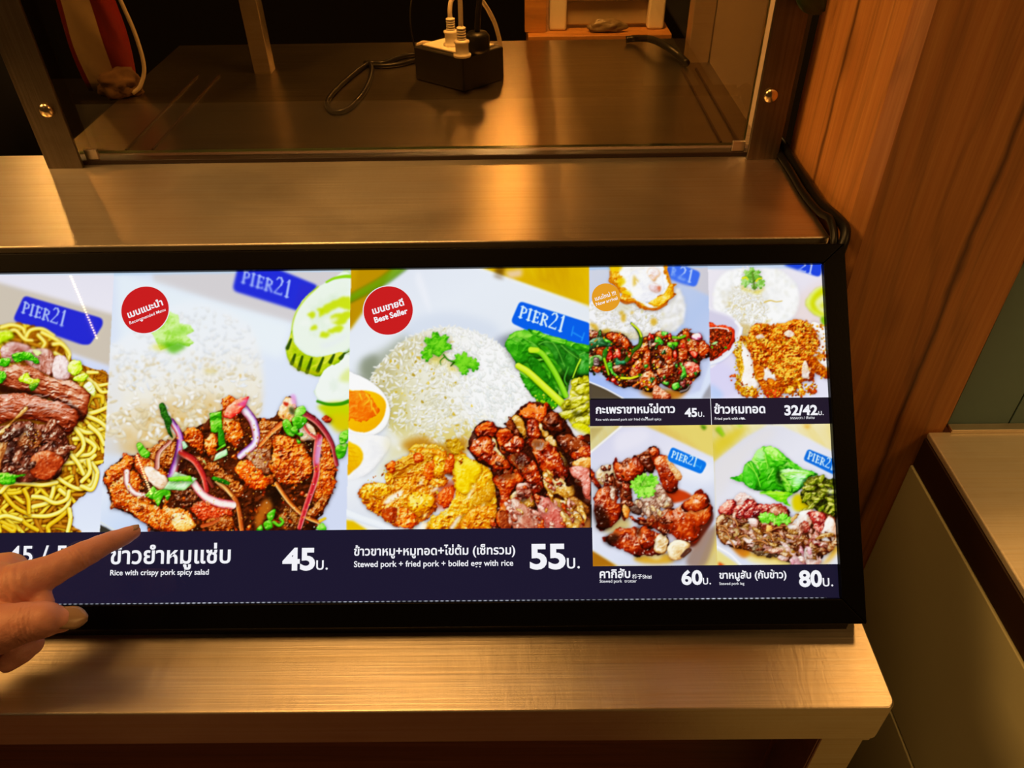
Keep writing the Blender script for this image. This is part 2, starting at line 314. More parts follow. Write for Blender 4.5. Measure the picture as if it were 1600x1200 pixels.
# patterned packet, cord and cloth at the left end
p = at_z(166, 146, SZ); sk = thing('packet', p, 'red and cream striped soft packet standing at the left end of the shelf', 'packet')
M_cream = painted('cream_wrapper', (.85, .66, .40), .5, .15, .3, 30); M_redw = painted('red_wrapper', (.30, .018, .018), .45, .2, .3, 30)
bm = bmesh.new(); N, K = 44, 20; rings = []
for i in range(K):
    t = i/(K-1); h = .20*t; ww = (.027+.003*math.sin(t*9))*(1-.35*max(0, t-.75)/.25*0)*(.88+.24*t); dd = .016*math.sin(math.pi*min(1, .12+t*.9))**.4; cx = .006*t
    rings.append([bm.verts.new((p.x+cx+ww*abs(math.cos(a))**.7*math.copysign(1, math.cos(a)), p.y+.016+dd*math.sin(a)*(1+.08*math.sin(7*a+i)), p.z+h)) for a in [2*math.pi*k/N for k in range(N)]])
for A, B in zip(rings, rings[1:]):
    for k in range(N):
        f = bm.faces.new((A[k], A[(k+1) % N], B[(k+1) % N], B[k])); x = (f.calc_center_median().x-p.x-.006*(f.calc_center_median().z-p.z)/.2)/.032
        f.material_index = 0 if -.52 < x < .34 else 1
bm.faces.new(rings[0][::-1]); bm.faces.new(rings[-1]); obj('wrapper', bm, [M_cream, M_redw], sk, True)
q = at_z(207, 146, SZ+.003)
cord('white_flex', [q, q+Vector((.008, .004, .006)), q+Vector((.015, .008, .022)), q+Vector((.016, .008, .05)), q+Vector((.012, .008, .08)), q+Vector((.007, .008, .12)), q+Vector((.0, .012, .3))], .0018, M_cord, 'white flex hanging down between the striped packet and the rear steel upright')
def lump(name, c, r, m, label, cat, seed, sq=(1, 1, .6)):
    bm = bmesh.new(); bmesh.ops.create_icosphere(bm, subdivisions=4, radius=1)
    from mathutils import noise as mn
    for v in bm.verts:
        d = 1+.35*mn.noise(v.co*1.7+Vector((seed, 0, 0)))+.15*mn.noise(v.co*5+Vector((0, seed, 0))); v.co = Vector((v.co.x*sq[0], v.co.y*sq[1], max(-.55, v.co.z)*sq[2]))*d*r+Vector(c)
    return tag(obj(name, bm, m, None, True), label, cat)
q = at_z(178, 156, SZ); lump('cloth', (q.x, q.y+.018, SZ+.0085), .018, painted('brown_cloth', (.16, .09, .04), .9, .3, .4, 60), 'crumpled brown cloth at the foot of the striped packet', 'cloth', 3, (1.2, 1, .75))
# kitchen behind and left
kt = thing('kitchen_table', (-.95, 1.0, 0), 'dark kitchen table left of the display case', 'table')
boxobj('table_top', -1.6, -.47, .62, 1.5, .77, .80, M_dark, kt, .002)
for x, y in ((-1.55, .66), (-.52, .66), (-1.55, 1.46), (-.52, 1.46)): boxobj('leg', x-.02, x+.02, y-.02, y+.02, 0, .77, M_dark, kt)
q = at_y(15, 72, .78); PT = q.z; pc = Vector((q.x-.175, .80, .80)); pt = thing('cooking_pot', pc, 'black cooking pot with a shiny rim at the far left edge', 'pot')
bm = bmesh.new(); lathe(bm, [(.0001, 0), (.135, 0), (.150, .015), (.153, PT-.802), (.148, PT-.802), (.145, .02), (.0001, .012)], Matrix.Translation(pc), 48); obj('body', bm, mat('black_enamel', (.003, .0026, .0022), .6, 0, .04), pt, True)
bm = bmesh.new(); tube(bm, [pc+Vector((.1515*math.cos(a), .1515*math.sin(a), PT-.800)) for a in np.linspace(0, 2*math.pi, 49)], .0028, 8, 1); obj('rim', bm, M_ledge, pt, True)
a0, a1 = at_y(825, 57, .935), at_y(1050, 55, .935); TZ = a0.z
bn = thing('wooden_bench', ((a0.x+a1.x)/2, 1.1, 0), 'pale wooden bench behind the glass case carrying the white drawer unit', 'bench')
boxobj('bench_top', a0.x, a1.x, .935, 1.30, TZ-.006, TZ, M_board, bn, .001)
for x, y in ((a0.x+.015, .95), (a1.x-.015, .95), (a0.x+.015, 1.28), (a1.x-.015, 1.28)): boxobj('leg', x-.012, x+.012, y-.012, y+.012, 0, TZ-.006, M_board, bn)
b0, b1 = at_y(820, 57, .95), at_y(856, 57, .95); boxobj('upright', b0.x, b1.x-.002, .95, .97, TZ, TZ+.4, M_board, bn, .001)
wu = thing('drawer_unit', ((a0.x+a1.x)/2+.01, 1.06, TZ), 'cream plastic drawer unit with a clear drawer front on the pale wooden bench', 'drawer unit')
for p0, p1 in ((858, 885), (1010, 1036)):
    c0, c1 = at_y(p0, 55, .955), at_y(p1, 55, .955); boxobj('frame_post', c0.x, c1.x, .955, .975, TZ, TZ+.40, M_white, wu, .003)
c0, c1 = at_y(885, 55, .955), at_y(1010, 55, .955)
bm = bmesh.new(); box(bm, c0.x, c1.x, .965, .968, TZ+.004, TZ+.030); box(bm, c0.x, c1.x, .957, .962, TZ+.033, TZ+.045); box(bm, c0.x, c1.x, .970, .973, TZ+.030, TZ+.12); obj('drawer', bm, painted('milky_plastic', (.46, .38, .24), .3, .08, .02), wu, bevel=.0012)
boxobj('back_panel', c0.x-.02, c1.x+.02, 1.20, 1.21, TZ, TZ+.4, M_white, wu)
q = at_y(948, 55, .945); lump('plastic_bag', (q.x, .948, TZ+.0062), .011, painted('grey_bag', (.20, .15, .08), .35, .2, .3, 50), 'small crumpled grey bag in front of the drawer unit', 'bag', 8, (1.9, .55, .75))
# a leaf of trailing greenery by the post
lf = thing('trailing_leaf', (.208, .560, 1.16), 'single dark green leaf hanging at the top left edge of the wooden post', 'leaf')
q = at_y(1285, 19, .562); bm = bmesh.new(); rows = []
for i in range(9):
    t = i/8; w_ = .009*math.sin(math.pi*min(1, t*.93+.03))**.8; cpt = q+Vector((-.022, .0, .020))*t+Vector((0, -.003*math.sin(t*3), 0))
    d = Vector((.020, 0, .022)).normalized(); rows.append([bm.verts.new(cpt+d*w_*s+Vector((0, -.002*abs(s), 0))) for s in (-1, -.5, 0, .5, 1)])
for A, B in zip(rows, rows[1:]):
    for k in range(4): bm.faces.new((A[k], A[k+1], B[k+1], B[k]))
o = obj('blade', bm, painted('leaf_green', (.018, .045, .008), .4, .3, .1, 40), lf, True); sm = o.modifiers.new('thick', 'SOLIDIFY'); sm.thickness = .0006
bm = bmesh.new(); e = q+Vector((-.022, 0, .020)); tube(bm, [e, e+Vector((-.004, 0, .02)), e+Vector((0, .004, .08)), e+Vector((.004, .008, .45))], .0011, 8); obj('stem', bm, painted('stem_green', (.03, .06, .012), .5), lf, True)

# ---------------------------------------------------------------- light box plane
BA = math.radians(44.2); BEV = Vector((0, math.cos(BA), math.sin(BA))); BNV = Vector((0, -math.sin(BA), math.cos(BA))); BP0 = Vector((0, .264, .8626))
def bw(u, v, w=0.0): return BP0 + Vector((u, 0, 0)) + BEV*v + BNV*w         # box plane (metres) -> world
def off(px, py, w):                                                      # point seen at a pixel, w above the box face
    r = ray(px, py); return EYE + r*(((BP0-EYE).dot(BNV)+w)/r.dot(BNV))

# ---------------------------------------------------------------- the pointing hand
ps = thing('person', off(-40, 950, .04), 'bare left hand of a person pointing with the index finger at the lit menu', 'person')
def rcone(bm, a, b, ra, rb, seg=20):
    """tapered limb segment with round ends"""
    a, b = Vector(a), Vector(b); d = (b-a); L = d.length; q = d.normalized().to_track_quat('Z', 'Y').to_matrix().to_4x4(); q.translation = a
    prof = [(max(1e-4, ra*math.cos(t)), ra*math.sin(t)) for t in np.linspace(-math.pi/2, 0, 6)]+[(max(1e-4, rb*math.cos(t)), L+rb*math.sin(t)) for t in np.linspace(0, math.pi/2, 6)]
    lathe(bm, prof, q, seg)
bm = bmesh.new()
def chain(ps_):
    for (a, ra), (b, rb) in zip(ps_, ps_[1:]): rcone(bm, a, b, ra, rb)
I = [(off(-30, 944, .046), .0150), (off(34, 912, .047), .0122), (off(78, 893, .042), .0092), (off(112, 876, .036), .0080), (off(136, 864, .031), .0075), (off(168, 848, .023), .0062), (off(190, 840, .017), .0056), (off(209, 831, .012), .0043)]
chain(I)
chain([(off(-150, 985, .060), .021), (off(-60, 955, .052), .0225), (off(-10, 925, .046), .0165)]); chain([(off(-150, 985, .060), .021), (off(-40, 985, .050), .020), (off(10, 955, .048), .013)])
chain([(off(-420, 1060, .085), .027), (off(-150, 985, .060), .0215)])                            # wrist and forearm, out of frame
chain([(off(-20, 930, .042), .015), (off(8, 900, .034), .0135)])                                   # middle knuckle behind the index
T = [(off(-70, 990, .060), .0150), (off(-10, 985, .064), .0135), (off(36, 973, .064), .0108), (off(70, 968, .062), .0096), (off(97, 968, .058), .0068)]; chain(T)
chain([(off(40, 925, .044), .0095), (off(66, 935, .046), .0055), (off(74, 942, .047), .0040), (off(52, 962, .055), .0075)])         # web of skin
chain([(off(-30, 985, .046), .0125), (off(20, 1000, .046), .0098), (off(48, 1005, .048), .0068), (off(30, 1020, .052), .0068), (off(12, 1036, .055), .0052)])    # middle finger, curled
chain([(off(-40, 1000, .040), .0125), (off(0, 1012, .040), .0095), (off(-14, 1030, .044), .0085), (off(-24, 1040, .048), .0065)])  # ring finger, curled
chain([(off(-70, 1005, .036), .0115), (off(-34, 1022, .034), .0082), (off(-44, 1036, .038), .0070), (off(-52, 1044, .042), .0055)])  # little finger, curled
M_skin = mat('skin', (.60, .30, .155), .48); t_ = NT(M_skin); M_skin.node_tree.nodes['Principled BSDF'].inputs['Subsurface Weight'].default_value = .12; M_skin.node_tree.nodes['Principled BSDF'].inputs['Subsurface Radius'].default_value = (.004, .0015, .0008); M_skin.node_tree.nodes['Principled BSDF'].inputs['Subsurface Scale'].default_value = .6
n1 = t_.noise(t_.coords(), 70, 5, .6); m1 = t_.mix((n1, 0), (.53, .235, .185), (.66, .32, .26)); t_.l(m1, 2, t_.b, 'Base Color')
n2 = t_.noise(t_.coords(), 900, 3, .6); n3 = t_.noise(t_.coords((1, 1, 1)), 260, 4, .6); ad = t_.n('ShaderNodeMath', operation='ADD'); t_.l(n2, 0, ad, 0); t_.l(n3, 0, ad, 1); t_.bump(ad, 0, .35, .0005)
tmp = bpy.data.meshes.new('tmp'); bm.to_mesh(tmp); bm.free(); to = bpy.data.objects.new('tmp', tmp); COL.objects.link(to)
rm = to.modifiers.new('r', 'REMESH'); rm.mode = 'VOXEL'; rm.voxel_size = .0009; s_ = to.modifiers.new('s', 'SMOOTH'); s_.factor = .5; s_.iterations = 16
dg = bpy.context.evaluated_depsgraph_get(); hm = bpy.data.meshes.new_from_object(to.evaluated_get(dg)); bpy.data.objects.remove(to); hm.name = 'hand'
co = np.empty(len(hm.vertices)*3, np.float32); hm.vertices.foreach_get('co', co); co = co.reshape(-1, 3); no = np.empty_like(co).ravel(); hm.vertices.foreach_get('normal', no); no = no.reshape(-1, 3)
def creases(a, b, at, n, gap, amp, side, wide):
    """fine skin folds across a joint, on the side facing `side`"""
    d = np.array((b-a).normalized()); c = np.array(a+(b-a)*at); r_ = co-c; x = r_ @ d; near = np.linalg.norm(r_-np.outer(x, d), axis=1) < .013
    f = np.exp(-(x/wide)**2)*np.clip(no @ np.array(side)+.25, 0, 1)*near; g = -np.abs(np.cos(np.pi*x/gap+.3*np.sin(r_[:, 2]*900)))**6
    co[:] += no*(f*(g*amp+amp*.55))[:, None]
creases(I[3][0], I[4][0], .35, 4, .0021, .00075, BNV, .0055); creases(I[4][0], I[5][0], .95, 3, .0016, .0005, BNV, .0034); creases(T[2][0], T[3][0], .25, 4, .0022, .0007, BNV, .005); creases(I[0][0], I[1][0], .9, 3, .004, .0008, BNV, .009)
co[:] += no*(np.sin(co[:, :1]*700+co[:, 1:2]*430)*np.sin(co[:, 2:3]*610+co[:, 1:2]*300))*.00012
hm.vertices.foreach_set('co', co.ravel()); hm.update()
hm.materials.clear(); hm.materials.append(M_skin); hm.polygons.foreach_set('use_smooth', [True]*len(hm.polygons)); link(bpy.data.objects.new('hand', hm), ps)
M_nail = mat('fingernail', (.34, .22, .14), .25)
def nail(c, fwd, nrm, L, w, r):
    fwd = fwd.normalized(); nrm = (nrm-fwd*nrm.dot(fwd)).normalized(); sd = fwd.cross(nrm); bm = bmesh.new(); g = []
    for i in range(11):
        t = i/10; ww = w*(.80+.2*math.sin(min(1, t*1.6)*1.57)) * (1 if t < .62 else math.cos((t-.62)/.38*1.42)**.7)
        g.append([bm.verts.new(c+fwd*(t-.5)*L+sd*ww*s+nrm*(r*.35*(math.cos(s*1.15)-1)-.0006*(2*t-1)**2)) for s in np.linspace(-1, 1, 9)])
    for A, B in zip(g, g[1:]):
        for k in range(8): bm.faces.new((A[k], A[k+1], B[k+1], B[k]))
    o = obj('fingernail', bm, M_nail, ps, True); m = o.modifiers.new('thick', 'SOLIDIFY'); m.thickness = .0007
    return o
tocam = lambda p: (EYE-p).normalized()
a, b = T[-2][0], T[-1][0]; d = (b-a).normalized(); c = b+d*.0035; nn = (tocam(c)*.9+UP*.25).normalized(); nail(c+nn*.0059, d, nn, .0175, .0062, .009)
a, b = I[-2][0], I[-1][0]; d = (b-a).normalized(); c = b-d*.0005; nn = (UP*.95+BNV*.45-d*.1).normalized(); nail(c+nn*.0040, d, nn, .0090, .0032, .005)
# ---------------------------------------------------------------- printed-menu painter (numpy)
import numpy as np
PX0, PY0, PX1, PY1, PS = -232.0, 408.0, 1316.0, 890.0, 1.5
CW, CH = int((PX1-PX0)*PS), int((PY1-PY0)*PS)
IMG = np.zeros((CH, CW, 3), np.float32)
CLIP = [np.ones((CH, CW), np.float32)]
VIEW = [0.0, 0.0, 1.0]

def view(x, y, s): VIEW[:] = [x, y, s]
def pts(s):
    """'x,y x,y ...' in the current drawing frame -> canvas coordinates"""
    a = np.array([[float(q) for q in p.split(',')] for p in s.split()], float)
    a = a/VIEW[2] + np.array(VIEW[:2])
    return (a - np.array([PX0, PY0]))*PS
def col(c):
    if isinstance(c, str):
        return np.array([int(c[i:i+2], 16) for i in (0, 2, 4)], np.float32)/255
    return np.array(c, np.float32)
def ramp(t, cols):
    """t in 0..1 through a list of hex colours"""
    cs = np.stack([col(c) for c in (cols.split() if isinstance(cols, str) else cols)])
    n = len(cs)-1
    x = np.clip(t, 0, 1)*n
    i = np.minimum(x.astype(int), n-1)
    f = (x-i)[..., None]
    return cs[i]*(1-f) + cs[i+1]*f
def box1(a, r, ax):
    if r < 1: return a
    p = [(0, 0)]*a.ndim; p[ax] = (r+1, r)
    c = np.cumsum(np.pad(a, p, mode='edge'), axis=ax, dtype=np.float64)
    n = a.shape[ax]
    hi = np.take(c, range(2*r+1, 2*r+1+n), axis=ax); lo = np.take(c, range(0, n), axis=ax)
    return ((hi-lo)/(2*r+1)).astype(np.float32)
def gauss(a, s):
    if s <= 0.3: return a
    if s < 1.2:
        k = np.array([np.exp(-.5*(i/s)**2) for i in (-2, -1, 0, 1, 2)]); k /= k.sum()
        for ax in (0, 1):
            p = [(0, 0)]*a.ndim; p[ax] = (2, 2); b = np.pad(a, p, mode='edge'); n = a.shape[ax]
            a = sum(k[i]*np.take(b, range(i, i+n), axis=ax) for i in range(5))
        return a.astype(np.float32)
    r = max(1, int(round(s*1.0)))
    for _ in range(3):
        a = box1(a, r, 0); a = box1(a, r, 1)
    return a
def hsh(ix, iy, seed):
    n = (ix*374761393 + iy*668265263 + seed*1442695041) & 0xffffffff
    n = ((n ^ (n >> 13))*1274126177) & 0xffffffff
    return ((n ^ (n >> 16)) & 0xffff)/65535.0
def vnoise(x, y, seed):
    ix = np.floor(x).astype(np.int64); iy = np.floor(y).astype(np.int64)
    fx = x-ix; fy = y-iy
    fx = fx*fx*(3-2*fx); fy = fy*fy*(3-2*fy)
    a = hsh(ix, iy, seed); b = hsh(ix+1, iy, seed); c = hsh(ix, iy+1, seed); d = hsh(ix+1, iy+1, seed)
    return (a*(1-fx)+b*fx)*(1-fy) + (c*(1-fx)+d*fx)*fy
def fbm(x, y, scale, seed, octaves=3, stretch=1.0, ang=0.0, ridge=False):
    ca, sa = np.cos(ang), np.sin(ang)
    u = (x*ca + y*sa)/(scale*stretch*PS); v = (-x*sa + y*ca)/(scale*PS)
    t = 0; amp = 1; tot = 0
    for o in range(octaves):
        n = vnoise(u*2**o + 17*o, v*2**o - 9*o, seed+o*7)
        if ridge: n = 1-np.abs(2*n-1)
        t = t + n*amp; tot += amp; amp *= .55
    return (t/tot).astype(np.float32)
def spline(p, closed=False, n=8):
    p = np.asarray(p, float)
    if len(p) < 3 and not closed:
        t = np.linspace(0, 1, n+1)[:, None]; return p[0]*(1-t)+p[-1]*t
    q = np.vstack([p[-1], p, p[0], p[1]]) if closed else np.vstack([2*p[0]-p[1], p, 2*p[-1]-p[-2]])
    out = []
    for i in range(1, len(q)-2):
        a, b, c, d = q[i-1:i+3]
        for t in np.linspace(0, 1, n, endpoint=False):
            out.append(.5*(2*b + (c-a)*t + (2*a-5*b+4*c-d)*t*t + (3*b-a-3*c+d)*t**3))
    if not closed: out.append(q[-2])
    return np.array(out)
def window(p, pad):
    x0 = max(0, int(p[:, 0].min()-pad)); x1 = min(CW, int(p[:, 0].max()+pad)+2)
    y0 = max(0, int(p[:, 1].min()-pad)); y1 = min(CH, int(p[:, 1].max()+pad)+2)
    if x1-x0 < 2 or y1-y0 < 2: return None
    Y, X = np.mgrid[y0:y1, x0:x1].astype(np.float32)
    return slice(y0, y1), slice(x0, x1), X+.5, Y+.5
def inside(p, X, Y):
    m = np.zeros(X.shape, bool)
    q = np.roll(p, -1, axis=0)
    for (x0, y0), (x1, y1) in zip(p, q):
        if y0 == y1: continue
        c = ((Y < y0) != (Y < y1)) & (X < (x1-x0)*(Y-y0)/(y1-y0)+x0)
        m ^= c
    return m
def put(sl, colr, m):
    m = np.clip(m, 0, 1)*CLIP[0][sl[0], sl[1]]
    IMG[sl[0], sl[1]] = IMG[sl[0], sl[1]]*(1-m[..., None]) + np.asarray(colr, np.float32)*m[..., None]
def shape_mask(p, smooth=True, rough=0.0, rscale=5, seed=1, pad=10):
    p = spline(p, True) if smooth else np.asarray(p, float)
    w = window(p, pad+rough*PS)
    if w is None: return None
    sy, sx, X, Y = w
    if rough:
        dx = ((fbm(X, Y, rscale, seed, 2)-.5)*1.7+(fbm(X, Y, rscale*2.6, seed+7, 2)-.5)*3.0)*rough*PS*1.7
        dy = ((fbm(X, Y, rscale, seed+31, 2)-.5)*1.7+(fbm(X, Y, rscale*2.6, seed+37, 2)-.5)*3.0)*rough*PS*1.7
        m = inside(p, X+dx, Y+dy)
    else:
        m = inside(p, X, Y)
    return m.astype(np.float32), (sy, sx), X, Y
def flat(s, c, a=1.0, blur=.6, smooth=False, rough=0, seed=1, rscale=5):
    """an even patch of colour"""
    r = shape_mask(pts(s) if isinstance(s, str) else s, smooth, rough, rscale, seed, 6+blur*PS*3)
    if r is None: return
    m, sl, X, Y = r
    put(sl, col(c), gauss(m, blur*PS)*a)
def grad(s, cols, p0, p1, a=1.0, blur=.6, smooth=False, noise=0.0, nscale=20, seed=3, stretch=1, ang=0):
    r = shape_mask(pts(s), smooth, 0, 5, seed, 6+blur*PS*3)
    if r is None: return
    m, sl, X, Y = r
    a0, a1 = pts(p0)[0], pts(p1)[0]; d = a1-a0
    t = ((X-a0[0])*d[0]+(Y-a0[1])*d[1])/(d@d)
    if noise: t = t + noise*(fbm(X, Y, nscale, seed, 3, stretch, ang)-.5)*2
    put(sl, ramp(t, cols), gauss(m, blur*PS)*a)
def lumps(X, Y, m, R, bump, nscale, seed, stretch, ang, ridge, octaves=4):
    wx = (fbm(X, Y, nscale*2.2, seed+51, 2)-.5)*nscale*PS*2.4; wy = (fbm(X, Y, nscale*2.2, seed+52, 2)-.5)*nscale*PS*2.4
    hb = gauss(m, R*PS*.75)
    dome = np.sqrt(np.clip((hb-.40)*1.7, 0, 1))
    n = fbm(X+wx*.5, Y+wy*.5, nscale, seed, octaves, stretch, ang, ridge)
    f = fbm(X+wx, Y+wy, nscale*3.4, seed+17, 3, max(1.0, stretch*.7), ang, True)
    n = n*.55+f*.45
    return dome*R*PS*.5 + bump*(n*1.0*nscale + f*nscale*1.6)*PS*.8, dome, np.clip((n-.5)*1.5+.5, 0, 1)
def relight(h, light=(-.35, -.62, .7), gloss=18, soft=.6):
    h = gauss(h, soft)
    gy, gx = np.gradient(h)
    nz = 1/np.sqrt(gx*gx+gy*gy+1)
    L = np.array(light)/np.linalg.norm(light)
    d = (-gx*L[0]-gy*L[1]+L[2])*nz
    Hh = L+np.array([0, 0.15, 1]); Hh /= np.linalg.norm(Hh)
    s = np.clip((-gx*Hh[0]-gy*Hh[1]+Hh[2])*nz, 0, 1)**gloss
    return d, s
def shade_under(m, sl, dx, dy, b, a, c='1a0802'):
    mm = gauss(m, b*PS)
    mm = np.roll(np.roll(mm, int(dy*PS), 0), int(dx*PS), 1)
    put(sl, col(c), mm*a)
def blob(s, cols, R=7, bump=.35, ns=5, seed=1, stretch=1, ang=0, ridge=False, spec=.5, gloss=24, speccol='fff6e0',
         shadow=.6, rough=.8, rscale=4, smooth=True, tint=.25, edge=.5, blur=.45, lo=.05, hi=1.0, light=(-.35, -.62, .7), alpha=1, oct=4, sthr=.25, gam=1.45):
    """a lump of food: printed photograph of a rounded piece with its own relief, shading and gloss"""
    p = pts(s) if isinstance(s, str) else s
    r = shape_mask(p, smooth, rough, rscale, seed, 8+R*PS)
    if r is None: return
    m, sl, X, Y = r
    if shadow: shade_under(m, sl, .7, 1.5, 2.6, shadow*.8)
    h, dome, n = lumps(X, Y, m, R, bump, ns, seed, stretch, ang, ridge, oct)
    d, sp = relight(h, light, gloss)
    big = fbm(X, Y, ns*5, seed+99, 3)
    t = lo + (hi-lo)*np.clip((d-.05)/.88, 0, 1)
    cav = np.clip((h-gauss(h, ns*PS*.9))/(ns*PS*bump+1e-3)*.9, -1, 1)
    t = t*(1-edge*.7+edge*.7*np.clip(dome*1.5, 0, 1)) + tint*1.9*(big-.5) + tint*.5*(n-.5) + .22*cav
    c = ramp(np.clip(t, 0, 1)**gam, cols)
    if spec:
        pn = fbm(X, Y, ns*1.4, seed+5, 3)
        k = np.clip((sp-sthr)/(1-sthr), 0, 1)*np.clip(dome*1.5, 0, 1)*np.clip((pn-.42)*6, 0, 1)
        k = np.clip(k*spec*1.15, 0, .92)
        c = c*(1-k[..., None]) + col(speccol)*k[..., None]
    put(sl, c, gauss(m, blur*PS)*alpha)
def stroke(s, w0, w1, cols, shadow=.4, spec=.0, a=1.0, light=-.35, blur=.5, wm=None, closed=False, seed=0, tint=0, speccol='ffffff', n=8, side=False):
    """a rounded strand (noodle, onion ring, stem) of width w0 -> wm -> w1"""
    p = pts(s) if isinstance(s, str) else np.asarray(s, float)
    p = spline(p, closed, n)
    W = max(w0, w1, wm or 0)*PS
    w = window(p, W+5)
    if w is None: return
    sy, sx, X, Y = w
    best = np.full(X.shape, 1e9, np.float32); sd = np.zeros_like(best); tt = np.zeros_like(best)
    N = len(p)-1
    for i in range(N):
        ax, ay = p[i]; bx, by = p[i+1]; dx, dy = bx-ax, by-ay; L2 = dx*dx+dy*dy+1e-9
        q = np.clip(((X-ax)*dx+(Y-ay)*dy)/L2, 0, 1)
        ex = X-ax-q*dx; ey = Y-ay-q*dy; e = np.hypot(ex, ey)
        k = e < best
        best = np.where(k, e, best)
        L = np.sqrt(L2); sgn = (dx*ey-dy*ex)/L
        if dx < 0 or (abs(dx) < 1e-6 and dy < 0): sgn = -sgn
        sd = np.where(k, sgn, sd); tt = np.where(k, (i+q)/N, tt)
    wid = w0+(w1-w0)*tt if wm is None else np.where(tt < .5, w0+(wm-w0)*np.sin(tt*np.pi), w1+(wm-w1)*np.sin(tt*np.pi))
    wid = np.maximum(wid*PS*.5, .35)
    m = np.clip(wid-best+.5, 0, 1)
    sl = (sy, sx)
    if shadow: put(sl, col('1a0a02'), np.roll(np.roll(gauss(m, 1.4*PS), int(1.2*PS), 0), int(.4*PS), 1)*shadow)
    x = np.clip(sd/wid, -1, 1)
    t = np.sqrt(np.clip(1-x*x, 0, 1))*.6 + .4*(.5+x*light*1.2)
    if side: t = (x+1)/2+.12*(fbm(X, Y, 5, seed+3, 2)-.5)
    if tint: t = t + tint*(fbm(X, Y, 3, seed+3, 2)-.5)*2
    c = ramp(t, cols)
    if spec:
        k = np.clip(1-np.abs(x-light)*3, 0, 1)*spec*(.4+.6*(fbm(X, Y, 4, seed, 2) > .5))
        c = c*(1-k[..., None])+col(speccol)*k[..., None]
    put(sl, c, gauss(m, blur)*a)
def region(s, smooth=True, rough=0, seed=1, rscale=5):
    """full-canvas mask of a drawn region"""
    M = np.zeros((CH, CW), np.float32)
    r = shape_mask(pts(s), smooth, rough, rscale, seed)
    if r: M[r[1][0], r[1][1]] = r[0]
    return M
class clipped:
    def __init__(s, M): s.M = M
    def __enter__(s): s.o = CLIP[0]; CLIP[0] = s.o*s.M
    def __exit__(s, *a): CLIP[0] = s.o
def sample(M, n, rng):
    ys, xs = np.nonzero(M > .5)
    if len(xs) == 0: return np.zeros((0, 2))
    i = rng.integers(0, len(xs), n)
    return np.stack([xs[i], ys[i]], 1) + rng.random((n, 2))
def bit(cx, cy, rx, ry, ang, c, a=1.0, dome=.35, irr=0.0):
    """one grain, crumb or seed"""
    R = max(rx, ry)+1.5
    x0 = max(0, int(cx-R)); x1 = min(CW, int(cx+R)+2); y0 = max(0, int(cy-R)); y1 = min(CH, int(cy+R)+2)
    if x1-x0 < 1 or y1-y0 < 1: return
    Y, X = np.mgrid[y0:y1, x0:x1]
    ca, sa = np.cos(ang), np.sin(ang)
    u = ((X+.5-cx)*ca+(Y+.5-cy)*sa)/rx; v = (-(X+.5-cx)*sa+(Y+.5-cy)*ca)/ry
    d = np.sqrt(u*u+v*v)
    if irr:
        th = np.arctan2(v, u); d = d/(1+irr*np.sin(3*th+cx*7)+irr*.7*np.sin(5*th+cy*5))
    m = np.clip((1-d)*min(rx, ry)+.5, 0, 1)*a
    sh = (1-dome*np.clip(d, 0, 1)**2 - dome*.5*np.clip((u*sa+v*ca), -1, 1))[..., None]
    m = (m*CLIP[0][y0:y1, x0:x1])[..., None]
    IMG[y0:y1, x0:x1] = IMG[y0:y1, x0:x1]*(1-m) + np.clip(c*sh, 0, 1)*m
def bits(M, n, size, cols, seed, aspect=(1, 1.8), dome=.4, a=1.0, dirn=None, spread=3.15):
    rng = np.random.default_rng(seed); cs = [col(c) for c in cols.split()]
    for (x, y) in sample(M, n, rng):
        r = rng.uniform(*size)*PS*.5
        an = rng.uniform(0, np.pi) if dirn is None else dirn+rng.normal()*spread
        bit(x, y, r*rng.uniform(*aspect), r, an, cs[rng.integers(len(cs))]*rng.uniform(.85, 1.1), a, dome*.55, .12)
def rice(M, n, ln, wd, cols, seed, gaps='d8c890', gapn=60, dirn=None, spread=1.0):
    """a heap of cooked grains"""
    rng = np.random.default_rng(seed); cs = [col(c) for c in cols.split()]; g = col(gaps)
    for (x, y) in sample(M, gapn, rng):
        r = rng.uniform(1.0, 2.6)*PS; bit(x, y, r*1.5, r, rng.uniform(0, 3.1), g*rng.uniform(.9, 1.05), .55, .0)
    for (x, y) in sample(M, n, rng):
        l = ln*rng.uniform(.6, 1.15)*PS*.5; w = wd*rng.uniform(.8, 1.2)*PS*.5
        an = rng.uniform(0, np.pi) if dirn is None else dirn+rng.normal()*spread
        c = cs[rng.integers(len(cs))]
        bit(x+.7, y+1.1, l, w*1.2, an, g*.95, .22, 0)
        bit(x, y, l, w, an, c, .9, .10)
def glints(M, n, size, seed, c='fff3c8', a=.95):
    rng = np.random.default_rng(seed); cc = col(c)
    for (x, y) in sample(M, int(n*.55), rng):
        r = rng.uniform(*size)*PS*.45; bit(x, y, r*rng.uniform(1, 2.4), r, rng.uniform(0, 3.1), cc, a*rng.uniform(.35, 1), 0, .1)
def soften(s, b, smooth=True, a=1.0):
    """a part of the print that was out of focus"""
    r = shape_mask(pts(s), smooth, 0, 5, 1, 4*b*PS)
    if r is None: return
    m, sl, X, Y = r
    f = IMG[sl[0], sl[1]].copy()
    put(sl, gauss(f, b*PS), gauss(m, b*PS)*a)
